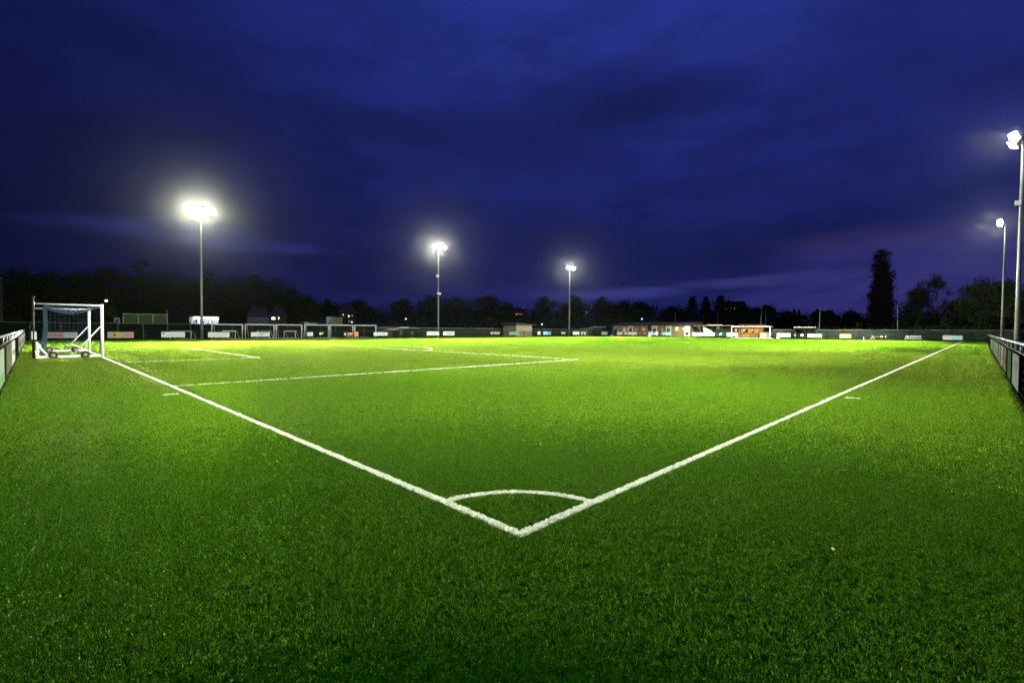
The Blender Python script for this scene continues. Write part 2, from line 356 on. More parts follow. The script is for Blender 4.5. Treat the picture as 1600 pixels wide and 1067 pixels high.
def scatter(name, pts, tufts, label_kind, smin=.8, smax=1.25):
    me = bpy.data.meshes.new(name); n = len(pts)
    me.vertices.add(n); co = np.zeros((n, 3), np.float32); co[:, :2] = pts[:, :2]; co[:, 2] = .002
    me.vertices.foreach_set('co', co.ravel())
    rot = me.attributes.new('turn', 'FLOAT_VECTOR', 'POINT'); rv = np.zeros((n, 3), np.float32); rv[:, 2] = rng.random(n)*6.283
    rv[:, 0] = rng.normal(0, .09, n); rv[:, 1] = rng.normal(0, .09, n)
    ph = 2.4*np.sin(np.floor(co[:, 0]/4.6)*12.9898)*43.758; sg = np.where(np.floor(co[:, 0]/4.6) % 2 < 1, 1.0, -1.0)*(.08+.05*np.sin(ph))   # turf rolls laid with their pile in alternate directions
    rv[:, 0] += sg*np.sin(rv[:, 2]); rv[:, 1] += sg*np.cos(rv[:, 2])
    rot.data.foreach_set('vector', rv.ravel())
    sc = me.attributes.new('size', 'FLOAT', 'POINT'); sc.data.foreach_set('value', (smin+(smax-smin)*rng.random(n)).astype(np.float32))
    me.update()
    ob = bpy.data.objects.new(name, me); COL.objects.link(ob); ob['kind'] = label_kind
    ng = bpy.data.node_groups.new(name, 'GeometryNodeTree')
    ng.interface.new_socket('Geometry', in_out='INPUT', socket_type='NodeSocketGeometry'); ng.interface.new_socket('Geometry', in_out='OUTPUT', socket_type='NodeSocketGeometry')
    gi = ng.nodes.new('NodeGroupInput'); go = ng.nodes.new('NodeGroupOutput'); L = ng.links.new
    cl = bpy.data.collections.new(name+'_source')
    for t in tufts: cl.objects.link(t)
    ci = ng.nodes.new('GeometryNodeCollectionInfo'); ci.inputs['Collection'].default_value = cl; ci.inputs['Separate Children'].default_value = True; ci.inputs['Reset Children'].default_value = True
    ip = ng.nodes.new('GeometryNodeInstanceOnPoints'); ip.inputs['Pick Instance'].default_value = True
    a1 = ng.nodes.new('GeometryNodeInputNamedAttribute'); a1.data_type = 'FLOAT_VECTOR'; a1.inputs['Name'].default_value = 'turn'
    a2 = ng.nodes.new('GeometryNodeInputNamedAttribute'); a2.data_type = 'FLOAT'; a2.inputs['Name'].default_value = 'size'
    L(gi.outputs[0], ip.inputs['Points']); L(ci.outputs[0], ip.inputs['Instance']); L(a1.outputs[0], ip.inputs['Rotation']); L(a2.outputs[0], ip.inputs['Scale'])
    L(ip.outputs[0], go.inputs[0])
    md = ob.modifiers.new('turf', 'NODES'); md.node_group = ng
    return ob
def field(d0, d1, dens, extra=1.5):
    """jittered random points between two distances of the camera, within the barrier and a generous view wedge"""
    d1 = d1*1.5; A = math.pi*(d1*d1-d0*d0)*.36; n = int(A*dens)
    rr = np.sqrt(d0*d0+(d1*d1-d0*d0)*rng.random(n)); aa = YAW+(rng.random(n)-.5)*2*math.pi*.36
    p = np.stack([CAM[0]+rr*np.cos(aa), CAM[1]+rr*np.sin(aa)], 1)
    keep = ((rr >= d0*(1+.5*rng.random(n))) | (d0 == 0)) & (rr <= d1/1.5*(1+.5*rng.random(n)))      # the rings fade into each other
    p = p[keep]
    return p[(p[:,0] > FX0) & (p[:,0] < FX1) & (p[:,1] > FY0) & (p[:,1] < FY1)]
def near_lines(dens, width, d0, d1):
    P = []
    for x0, x1, y0, y1 in LINES:
        a0, a1, b0, b1 = x0-width, x1+width, y0-width, y1+width
        n = int((a1-a0)*(b1-b0)*dens); P.append(np.stack([a0+(a1-a0)*rng.random(n), b0+(b1-b0)*rng.random(n)], 1))
    for cx, cy, r, t0, t1 in ARCS:
        n = int((t1-t0)*r*(w+2*width)*dens); t = t0+(t1-t0)*rng.random(n); q = r-w-width+(w+2*width)*rng.random(n)
        P.append(np.stack([cx+q*np.cos(t), cy+q*np.sin(t)], 1))
    P = np.concatenate(P); d = np.hypot(P[:,0]-CAM[0], P[:,1]-CAM[1])
    ang = np.abs((np.arctan2(P[:,1]-CAM[1], P[:,0]-CAM[0])-YAW+math.pi) % (2*math.pi)-math.pi)
    return P[(d >= d0) & (d < d1) & ((ang < 1.15) | (d < 2))]
def build_grass():
    G = [tuft('turf_tuft', 22, .023, .019, .0016, GRASS_N, s, .5) for s in range(6)]
    G2 = [tuft('turf_tuft', 30, .05, .021, .0034, GRASS, s+10, .65) for s in range(5)]
    G3 = [tuft('turf_tuft', 52, .16, .024, .010, GRASS_F, s+20, .75) for s in range(4)]
    G4 = [tuft('turf_tuft', 60, .34, .032, .03, GRASS, s+30, .95) for s in range(4)]
    GS = [tuft('turf_tuft', 14, .06, .028, .008, GRASS_F, s+40, .75) for s in range(3)]
    W1 = [tuft('turf_tuft', 13, .009, .017, .0022, WGRASS, s+50, .4) for s in range(3)]
    W2 = [tuft('turf_tuft', 12, .018, .022, .0065, WGRASS, s+60) for s in range(3)]
    p = field(0, 5.5, 4200); d = line_dist(p[:,0], p[:,1]); a = p[d > .012]
    scatter('turf_grass', a, G, 'stuff')
    p = field(5.5, 14, 820); d = line_dist(p[:,0], p[:,1]); scatter('turf_grass', p[d > .03], G2, 'stuff')
    p = field(14, 38, 85); d = line_dist(p[:,0], p[:,1]); scatter('turf_grass', p[d > .22], G3, 'stuff')
    p = field(38, 130, 18); d = line_dist(p[:,0], p[:,1]); scatter('turf_grass', p[d > .5], G4, 'stuff')
    p = near_lines(260, .55, 14, 130); d = line_dist(p[:,0], p[:,1]); scatter('turf_grass', p[d > .035], GS, 'stuff')
    p = near_lines(6200, .01, 0, 9); d = line_dist(p[:,0], p[:,1]); scatter('line_turf', p[d < -.008], W1, 'stuff')
    p = near_lines(1700, .0, 9, 130); d = line_dist(p[:,0], p[:,1]); scatter('line_turf', p[d < -.014], W2, 'stuff')
    # a few stray white and straw-coloured flecks lie on the turf
build_grass()
# ------------------------------------------------------------------ floodlights
LENS = glow('floodlight_lens', (1.0, .98, .88), LENS_STR)
HOUSING = mat('lamp_housing', (.25, .26, .25), .5, .4, var=.15)
def mast(x, y, hgt, side, label, aims, collar=True, boxes=()):
    """side: +1 lamps face +y, -1 lamps face -y"""
    t = thing('floodlight_mast', (x, y, 0), label, 'floodlight', 'floodlight masts around the pitch')
    m = MB(); m.tube([(x,y,-.05),(x,y,hgt*.33),(x,y,hgt*.66),(x,y,hgt)], .165, 14, .075); m.build('pole', STEEL, t, True)
    for q in (.32, .52, .72):
        m = MB(); m.tube([(x,y,hgt*q-.04),(x,y,hgt*q+.04)], (.185-.10*q), 14); m.build('joint_band', STEEL, t, True)
    m = MB(); m.box((x-.28,y-.28,-.03),(x+.28,y+.28,.03)); m.build('base_plate', STEEL, t)
    m = MB(); m.box((x-1.45,y-.05+side*.14,hgt-.02),(x+1.45,y+.05+side*.14,hgt+.1)); m.build('crossbar', STEEL, t)
    for i, (ox, yw) in enumerate(((-1.14, -38), (-.40, -13), (.40, 13), (1.14, 38))):
        c = np.array((x+ox, y+side*.42, hgt+.16)); tl = math.radians(28)
        sy, cy_ = math.sin(math.radians(yw)), math.cos(math.radians(yw)); f = np.array((sy*math.cos(tl), side*cy_*math.cos(tl), -math.sin(tl))); u = np.array((sy*math.sin(tl), side*cy_*math.sin(tl), math.cos(tl))); r = np.array((cy_, -side*sy, 0))
        m = MB(); hw, hh = .33, .29
        P = lambda a, b, d: c+r*a+u*b+f*d
        m.hexa([P(-hw,-hh,.10),P(hw,-hh,.10),P(hw*.6,-hh*.6,-.28),P(-hw*.6,-hh*.6,-.28),P(-hw,hh,.10),P(hw,hh,.10),P(hw*.6,hh*.6,-.28),P(-hw*.6,hh*.6,-.28)])
        m.tube([(x+ox,y+side*.16,hgt+.04),c-f*.2],.035,6)
        h = m.build('lamp_head', HOUSING, t)
        m = MB(); hw -= .02; hh -= .02; m.hexa([P(-hw,-hh,.13),P(hw,-hh,.13),P(hw,-hh,.103),P(-hw,-hh,.103),P(-hw,hh,.13),P(hw,hh,.13),P(hw,hh,.103),P(-hw,hh,.103)])
        l = m.build('lens', LENS, h); l.parent = h; l.location = -np.array((0,0,0))
    for (bz, bx, s) in boxes:
        m = MB(); m.box((x+bx-.12*s,y+side*.1-.1,bz-.15*s),(x+bx+.12*s,y+side*.1+.25,bz+.15*s)); m.build('camera_box', WHITE, t)
    for i, (ax, ay, pw, ang) in enumerate(aims):
        ld = bpy.data.lights.new('floodlight_beam', 'SPOT'); ld.energy = pw*LIGHT; ld.color = (1.0, .97, .80); ld.shadow_soft_size = .3
        ld.spot_size = math.radians(ang); ld.spot_blend = .85
        lo = bpy.data.objects.new('floodlight_beam', ld); COL.objects.link(lo); lo.parent = t
        pos = Vector((x+(-1.1, 0, 1.1)[i % 3], y+side*.75, hgt+.05)); lo.location = pos-t.location
        lo.rotation_euler = (Vector((ax, ay, 0))-pos).to_track_quat('-Z', 'Y').to_euler()
YF, YN = PW+4.35, -4.15
mast(12.8, YF, 16.1, -1, 'tall floodlight mast behind the row of white training goals, with twin-lobed glare', [(5, 38, .60, 76), (14, 28, 1.05, 78), (26, 38, .55, 76)])
mast(49.7, YF, 16.2, -1, 'floodlight mast with small white camera boxes halfway up, above the white boards', [(34, 42, .85, 74), (48, 38, .75, 72), (66, 44, .72, 74)], boxes=((8.0, .28, 1.3), (8.05, -.12, 1.0), (11.2, -.2, 1.6)))
mast(88.3, YF, 16.2, -1, 'most distant floodlight mast of the far side, left of the brown pavilion', [(70, 44, .8, 72), (84, 42, .75, 70), (97, 46, .8, 62)])
mast(50.6, YN, 16.0, 1, 'nearest floodlight mast cut by the right picture edge, with the largest glare', [(24, 12, .22, 72), (44, 20, .55, 74), (64, 18, .62, 74)], boxes=((11.3, -.2, 1.2),))
mast(88.3, YN, 15.9, 1, 'smaller floodlight mast beside the right edge, beyond the biggest one', [(60, 9, .5, 70), (82, 20, .8, 68), (95, 15, .8, 72)])
mast(12.8, YN, 16.0, 1, 'floodlight mast beside the near touchline, lighting the corner turf from the right', [(5, 22, .13, 116), (16, 26, .22, 76), (30, 20, .38, 74)])

# ------------------------------------------------------------------ perimeter barriers
def barrier(name, label, pl, u0, u1, rail_mat, post_step=2.45, wire_step=.1, wire_w=.006, solid=None):
    o = pl.P((u0+u1)/2, 0); t = thing(name, o, label, 'fence')
    m = MB(); m.tube([pl.P(u0,1.2,0), pl.P(u1,1.2,0)], .032, 8); m.build('top_rail', rail_mat, t, True)
    m = MB(); m.tube([pl.P(u0,1.0,0), pl.P(u1,1.0,0)], .024, 6); m.tube([pl.P(u0,.09,0), pl.P(u1,.09,0)], .02, 6); m.build('lower_rail', DKGREEN, t, True)
    n = max(1, int(round((u1-u0)/post_step)))
    for i in range(n+1):
        u = u0+(u1-u0)*i/n; m = MB(); m.tube([pl.P(u,-.05,-.04), pl.P(u,1.2,-.04)], .035, 8)
        m.build('post', DKGREEN, t, True)
    m = MB(); k = int((u1-u0)/wire_step)
    for i in range(k):
        u = u0+(i+.5)*(u1-u0)/k; a = pl.P(u,.09,.02); b = pl.P(u,1.0,.02); d = pl.u*wire_w/2
        m.poly([a-d, a+d, b+d, b-d]); dn = pl.n*wire_w/2; m.poly([a-dn, a+dn, b+dn, b-dn])
    for z in (.2,.36,.52,.68,.84):
        a = pl.P(u0,z,.026); b = pl.P(u1,z,.026); d = np.array((0,0,wire_w/2)); m.poly([a-d, b-d, b+d, a+d])
    m.build('mesh_panel', MESHG, t)
    return t
LP, RP, FP, EP = LEFTP(FX0), RIGHTP(FY0), FARP(FY1), ENDP(FX1)
barrier('perimeter_fence', 'dark mesh fence with a bright top rail along the left edge behind the wheeled goal', LP, 4.0, FY1, RAIL, wire_step=.05, wire_w=.012)
barrier('perimeter_fence', 'dark mesh fence with a shiny top rail and hanging boards on the right edge', RP, -FX1, -6.0, RAIL, wire_step=.05, wire_w=.012)
barrier('perimeter_fence', 'long dark mesh fence across the far side in front of the training goals', FP, FX0, FX1, DKGREEN, wire_w=.01)
barrier('perimeter_fence', 'dark mesh fence behind the far goal in front of the brown pavilion', EP, -FY1, -FY0, DKGREEN, wire_w=.01)
# rubber kick strip under the barriers
for pl, u0, u1, lab in ((LP, 4, FY1, 'left'), (RP, -FX1, -6, 'right'), (FP, FX0, FX1, 'far'), (EP, -FY1, -FY0, 'end')):
    m = MB(); slab(m, pl, u0, u1, -.02, .02, -.10, .05); struct(m.build('kerb', matt(mat('dark_kerb', (.006,.008,.006), .95, var=.4))))

# ------------------------------------------------------------------ advertising boards
def colm(c): return matt(mat('board_%.3f_%.3f_%.3f' % c, c, .45, var=.08, scale=2))
def board(pl, px0, px1, py0, py1, label, base, deco=(), text=(), off=.06, group='advertising boards on the fences', name='advert_board', zfix=None, cat='advertising board', curl=0):
    pc = (px0+px1)/2; sv = pl.val; pl.val = sv+float(pl.n[0]+pl.n[1])*(off+.01)
    u0, _ = pl.uz(px0, (py0+py1)/2); u1, _ = pl.uz(px1, (py0+py1)/2)
    z1 = pl.uz(pc, py0)[1]; z0 = pl.uz(pc, py1)[1]
    pl.val = sv
    if zfix: z0, z1 = zfix
    if u0 > u1: u0, u1 = u1, u0
    c = pl.P((u0+u1)/2, z0, off); t = thing(name, c, label, cat, group)
    m = MB(); slab(m, pl, u0, u1, z0, z1, off, off+.018); m.build('panel', colm(base), t)
    U = lambda a: u0+(u1-u0)*a; Z = lambda a: z0+(z1-z0)*a
    for i, d in enumerate(deco):
        a0, b0, a1, b1, c_ = d[:5]; m = MB()
        if len(d) > 5 and d[5] == 'o':
            ca, cb = pl.P(U((a0+a1)/2), Z((b0+b1)/2), off+.02+.003*i), None
            ru = (U(a1)-U(a0))/2; rz = (Z(b1)-Z(b0))/2; k = 20
            m.poly([ca+pl.u*ru*math.cos(6.2832*j/k)+np.array((0,0,rz*math.sin(6.2832*j/k))) for j in range(k)])
        elif len(d) > 5 and d[5] == '/':
            e = off+.02+.003*i; wd = d[6]*(u1-u0)
            m.poly([pl.P(U(a0),Z(b0),e), pl.P(U(a0)+wd,Z(b0),e), pl.P(U(a1)+wd,Z(b1),e), pl.P(U(a1),Z(b1),e)])
        else: slab(m, pl, U(a0), U(a1), Z(b0), Z(b1), off+.016, off+.021+.003*i)
        m.build('printed_mark', colm(c_), t)
    for s, a0, b0, a1, b1, c_ in text: text_mesh(s, pl, U(a0), U(a1), Z(b0), Z(b1), off+.034, colm(c_), t)
    m = MB()
    for a in (.04, .96): slab(m, pl, U(a)-.02, U(a)+.02, z1-.02, z1+.05, off-.05, off+.024)
    m.build('fixing_strap', BLACK, t)
    return t
def smallprint(a0, a1, b0, b1, c, n, seed=0):           # rows of unreadable small print
    r = random.Random(seed); out = []; x = a0
    while x < a1-.01:
        wd = (a1-a0)/n*(.4+.5*r.random()); out.append((x, b0, min(x+wd, a1), b1, c)); x += wd+(a1-a0)/n*.25
    return out
W_, CR, DG, MINT = (.72,.74,.7), (.6,.55,.4), (.02,.04,.03), (.42,.55,.46)
# far side, left to right
board(FP, 73, 121, 519, 528, 'two-tone board behind the wheeled goal, reddish left and grey right', (.30,.36,.36), [(0,0,.55,1,(.30,.20,.19))]+smallprint(.05,.5,.35,.65,(.16,.09,.09),6,1)+smallprint(.6,.95,.5,.7,(.2,.25,.25),5,2))
board(FP, 168, 209, 518.5, 528, 'dull pink board with an olive oval just right of the wheeled goal', (.33,.24,.20), [(.15,.2,.55,.85,(.30,.32,.05),'o'),(.22,.35,.32,.7,(.05,.08,.03),'o')]+smallprint(.6,.94,.4,.6,(.2,.14,.12),5,3))
board(FP, 252, 289, 518.5, 527, 'pale grey board with a small black emblem, left of the nearest far mast', (.46,.55,.52), [(.05,.55,.13,.85,(.02,.02,.02),'o')]+smallprint(.2,.9,.4,.55,(.36,.44,.42),8,4))
board(FP, 325, 358.5, 519, 527, 'plain pale board covering the lower left of the first training goal', (.50,.56,.48), smallprint(.08,.92,.4,.6,(.42,.47,.4),9,5))
board(FP, 392, 421.5, 519, 525.8, 'pale board with a white swoosh in front of the second training goal', (.44,.48,.44), [(.05,.1,.35,.8,(.66,.7,.64),'/',.06),(.72,.15,.95,.8,(.66,.7,.64),'/',.04),(.45,.35,.65,.7,(.22,.26,.24),'o')])
board(FP, 480, 489, 519, 525, 'small plain pale board inside the left of the wide double training goal', (.5,.55,.5))
board(FP, 499, 505.5, 518.5, 523.5, 'little dark board with white square and yellow mark, inside a training goal', (.03,.035,.02), [(.0,.1,.5,.75,(.66,.66,.56)),(.65,.3,.95,.95,(.45,.36,.04))])
board(FP, 537, 560, 518.5, 525.5, 'black and orange board with a pale round symbol', (.03,.02,.015), [(.03,.2,.16,.8,(.5,.52,.46),'o'),(.22,.1,.62,.3,(.45,.17,.05)),(.24,.5,.6,.75,(.55,.45,.3)),(.72,0,1,1,(.58,.22,.07)),(.6,.5,.74,1,(.5,.2,.06),'/',.06)])
board(FP, 584, 605.5, 519, 524.5, 'grey white board overlapping the right end of the training goals', (.46,.50,.5), smallprint(.2,.8,.4,.65,(.3,.34,.36),6,7))
board(FP, 667, 686, 518, 524, 'pale board with small lines of print, left of the mast with camera boxes', (.55,.62,.62), smallprint(.12,.88,.6,.75,(.36,.42,.42),7,8)+smallprint(.12,.88,.25,.4,(.36,.42,.42),7,9))
board(FP, 692.5, 710, 518, 524, 'white board lettered T DRAKES in dark capitals', (.66,.72,.72), [(0,0,1,.1,(.4,.46,.46))], [('T DRAKES', .08, .28, .94, .8, (.03,.05,.06))])
board(FP, 766, 781, 518, 523.5, 'dark board with white capitals reading GET THE APP, among bare mesh', DG, (), [('GET THE APP', .03, .25, .97, .85, (.72,.74,.68))])
board(FP, 795.5, 810, 518.2, 523.3, 'mid green board at the foot of the beige hut', (.14,.30,.19), smallprint(.12,.9,.45,.7,(.07,.16,.1),5,11)+[(.03,.3,.1,.75,(.05,.1,.06))])
board(FP, 840, 844.4, 518, 522.8, 'tiny white square board right of the beige hut', (.6,.62,.58), smallprint(.1,.9,.3,.6,(.4,.42,.4),2,12))
board(FP, 848.8, 860.8, 518, 523, 'sky blue board with a darker blue end', (.22,.46,.62), [(.62,0,.82,1,(.08,.2,.42)),(.86,.2,.97,.8,(.10,.18,.4),'o'),(.1,.35,.3,.7,(.5,.66,.74),'o')])
board(FP, 877, 883.5, 518.6, 522.2, 'little olive grey lettered board left of the third far mast', (.16,.19,.12), smallprint(.0,1,.35,.75,(.5,.52,.45),4,13))
board(FP, 895, 905.3, 518, 523, 'plain pale green white board just right of the third far mast', (.5,.56,.48), smallprint(.1,.9,.4,.6,(.42,.48,.4),4,14))
board(FP, 908, 915, 518, 523, 'pale board with a dark arched picture, right of a plain pale board', (.5,.52,.48), [(.25,.0,.75,.62,(.08,.09,.08),'o'),(.0,.75,1,1,(.2,.22,.2))])
board(FP, 940, 949, 518.2, 523, 'dull grey green board nearest the pavilion on the far side', (.27,.34,.30), smallprint(.1,.9,.35,.55,(.2,.26,.22),4,15))
# end fence, left to right
board(EP, 964, 972.4, 518.6, 523, 'white board at the left end of the pavilion', W_, smallprint(.3,.7,.6,.75,(.5,.52,.5),2,16))
board(EP, 975.3, 980.3, 518.8, 522.9, 'small white board between two white boards below the pavilion', (.62,.65,.6))
board(EP, 981.2, 995.2, 518.7, 523.1, 'long blank white board below the pavilion', (.76,.78,.73))
for q, c_, lb in ((1000, (.52,.55,.4), 'small round cream badge on the fence under the pavilion window'), (1007.8, (.74,.76,.7), 'white round badge on the fence, beside the blue zigzag banner')):
    pl = EP; u, z = pl.uz(q, 520.6); c = pl.P(u, z, .06); t = thing('round_badge', c, lb, 'badge')
    r_ = .14 if q == 1000 else .2
    m = MB(); m.disc(c, pl.n, r_, .02, 20); m.build('badge_face', colm(c_), t); m = MB(); m.disc(c+pl.n*.013, pl.n, r_*.6, .008, 16); m.build('badge_emblem', colm((.5,.5,.36) if q == 1000 else (.6,.62,.58)), t)
board(EP, 1013.2, 1028.2, 518.7, 523.4, 'white banner with a blue zigzag flanked by round grey marks', (.62,.66,.7), [(.12,.2,.3,.85,(.40,.44,.5),'o'),(.38,0,.48,1,(.10,.2,.42),'/',.16),(.55,1,.66,0,(.12,.24,.5),'/',.12),(.74,.2,.92,.85,(.5,.42,.5),'o')])
board(EP, 1034, 1048.4, 518.8, 523.4, 'teal board with a paler right half, under the pavilion door', (.06,.20,.22), [(.5,0,1,1,(.16,.36,.30))]+smallprint(.06,.46,.4,.65,(.2,.36,.36),4,18)+smallprint(.56,.94,.4,.65,(.3,.48,.4),4,19))
board(EP, 1081.6, 1099, 519.6, 524.6, 'blank white board right of the pavilion', (.74,.76,.68), smallprint(.2,.8,.35,.45,(.62,.64,.58),5,20))
board(EP, 1100, 1116.6, 519.6, 524.8, 'pale green board with a faint line of print, left of the dark emblem board', (.50,.66,.46), smallprint(.15,.85,.42,.58,(.34,.48,.32),7,21))
board(EP, 1117.6, 1134, 518.6, 525.6, 'dark green board with a white bird-like emblem', (.02,.05,.04), [(.36,.3,.52,.55,(.7,.72,.7),'o'),(.42,.5,.50,.8,(.7,.72,.7),'/',.08),(.54,.35,.62,.72,(.6,.62,.6),'o'),(.60,.6,.66,.78,(.7,.72,.7),'/',.05)])
board(EP, 1135.4, 1152.5, 519.6, 526, 'white and blue lettered board touching the left post of the far goal', (.3,.40,.5), [(.02,.0,.5,.25,(.62,.66,.5))]+smallprint(.04,.96,.5,.92,(.70,.74,.76),6,22))
board(EP, 1213.8, 1234.8, 520.6, 526.6, 'cream board reading GET THE APP right of the far goal', (.66,.66,.56), (), [('GET THE APP', .05, .3, .9, .75, (.06,.07,.05))])
for q, c_, r_, lb in ((1242.4, (.34,.42,.10), .18, 'small round yellow green badge on the dark fence right of the far goal'), (1253.2, (.72,.74,.68), .26, 'large white round badge on the dark fence right of the far goal')):
    pl = EP; u, z = pl.uz(q, 523.6); c = pl.P(u, z, .06); t = thing('round_badge', c, lb, 'badge')
    m = MB(); m.disc(c, pl.n, r_, .02, 20); m.build('badge_face', colm(c_), t); m = MB(); m.disc(c+pl.n*.013, pl.n, r_*.6, .008, 16); m.build('badge_emblem', colm((.5,.5,.2) if q < 1250 else (.6,.62,.58)), t)
board(EP, 1262, 1284.2, 521.6, 527.4, 'board half plain white and half patterned green', (.64,.70,.62), [(.39,0,1,1,(.24,.36,.17)),(.45,.6,.9,.5,(.5,.6,.4),'/',.04),(.55,.15,.62,.8,(.5,.6,.4),'/',.05),(.72,.2,.9,.7,(.34,.48,.26),'o')])
board(EP, 1312, 1330.4, 522, 528, 'salmon orange board on the far right fence', (.68,.30,.16), [(.93,0,1,1,(.4,.08,.03)),(.7,.35,.85,.7,(.45,.16,.08),'o'),(.5,.15,.68,.5,(.5,.2,.1),'/',.02)])
board(EP, 1360, 1385.6, 523.4, 528.8, 'black board with a thin gold key-like drawing', (.014,.018,.012), [(.06,.35,.2,.75,(.40,.33,.14),'o'),(.09,.45,.17,.65,(.014,.018,.012),'o'),(.2,.5,.62,.58,(.34,.28,.12)),(.6,.3,.76,.8,(.40,.33,.14),'o'),(.64,.42,.72,.68,(.014,.018,.012),'o'),(.76,.5,.92,.58,(.34,.28,.12)),(0,0,.28,.1,(.5,.5,.38)),(.93,.2,.96,.9,(.5,.5,.42))])
board(EP, 1413, 1441.8, 523.6, 529.8, 'dark green board reading H & L CHANDLER in white', (.02,.035,.028), [(.02,0,.96,.22,(.36,.42,.34))], [('H&L CHANDLER', .07, .42, .93, .88, (.74,.76,.7))])
board(EP, 1473, 1504, 524.2, 530.8, 'bright board half white and half light blue, beside the end of the touchline', (.72,.74,.70), [(.46,0,1,1,(.40,.64,.72))]+smallprint(.08,.4,.5,.7,(.3,.34,.34),5,25))
# left fence (seen very obliquely), near to far
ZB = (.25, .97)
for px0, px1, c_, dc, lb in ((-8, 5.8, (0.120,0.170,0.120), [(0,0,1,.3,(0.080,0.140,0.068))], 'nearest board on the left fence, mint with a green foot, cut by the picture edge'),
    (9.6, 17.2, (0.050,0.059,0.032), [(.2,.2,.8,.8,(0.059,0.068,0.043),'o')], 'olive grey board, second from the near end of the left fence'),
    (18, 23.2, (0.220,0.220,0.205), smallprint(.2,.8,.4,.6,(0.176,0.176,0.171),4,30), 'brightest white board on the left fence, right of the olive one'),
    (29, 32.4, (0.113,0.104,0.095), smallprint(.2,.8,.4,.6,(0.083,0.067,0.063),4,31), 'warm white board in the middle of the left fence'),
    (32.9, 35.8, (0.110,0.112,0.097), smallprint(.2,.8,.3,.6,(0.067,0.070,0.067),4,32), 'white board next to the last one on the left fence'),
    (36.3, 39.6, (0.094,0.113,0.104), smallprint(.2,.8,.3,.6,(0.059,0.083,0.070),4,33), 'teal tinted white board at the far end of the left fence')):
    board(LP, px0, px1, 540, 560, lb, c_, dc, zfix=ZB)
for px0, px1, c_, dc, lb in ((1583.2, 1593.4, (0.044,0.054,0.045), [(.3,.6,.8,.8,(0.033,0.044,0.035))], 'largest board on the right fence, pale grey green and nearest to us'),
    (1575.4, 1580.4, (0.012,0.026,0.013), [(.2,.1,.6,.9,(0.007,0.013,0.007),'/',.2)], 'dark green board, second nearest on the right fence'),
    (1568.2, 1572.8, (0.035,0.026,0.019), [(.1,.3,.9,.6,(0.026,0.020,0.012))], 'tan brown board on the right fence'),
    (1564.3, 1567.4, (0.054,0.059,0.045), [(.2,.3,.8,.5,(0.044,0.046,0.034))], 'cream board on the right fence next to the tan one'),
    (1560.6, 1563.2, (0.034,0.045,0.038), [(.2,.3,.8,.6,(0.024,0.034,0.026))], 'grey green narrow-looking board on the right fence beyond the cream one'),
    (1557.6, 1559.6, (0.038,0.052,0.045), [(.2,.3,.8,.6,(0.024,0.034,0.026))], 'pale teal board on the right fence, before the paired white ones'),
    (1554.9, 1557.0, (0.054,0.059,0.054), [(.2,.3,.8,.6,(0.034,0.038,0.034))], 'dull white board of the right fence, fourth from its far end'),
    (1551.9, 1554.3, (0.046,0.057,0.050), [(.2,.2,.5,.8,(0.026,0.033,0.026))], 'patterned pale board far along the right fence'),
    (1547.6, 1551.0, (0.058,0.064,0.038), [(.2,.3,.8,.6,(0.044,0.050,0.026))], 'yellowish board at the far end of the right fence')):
    board(RP, px1, px0, 540, 560, lb, c_, dc, zfix=ZB)
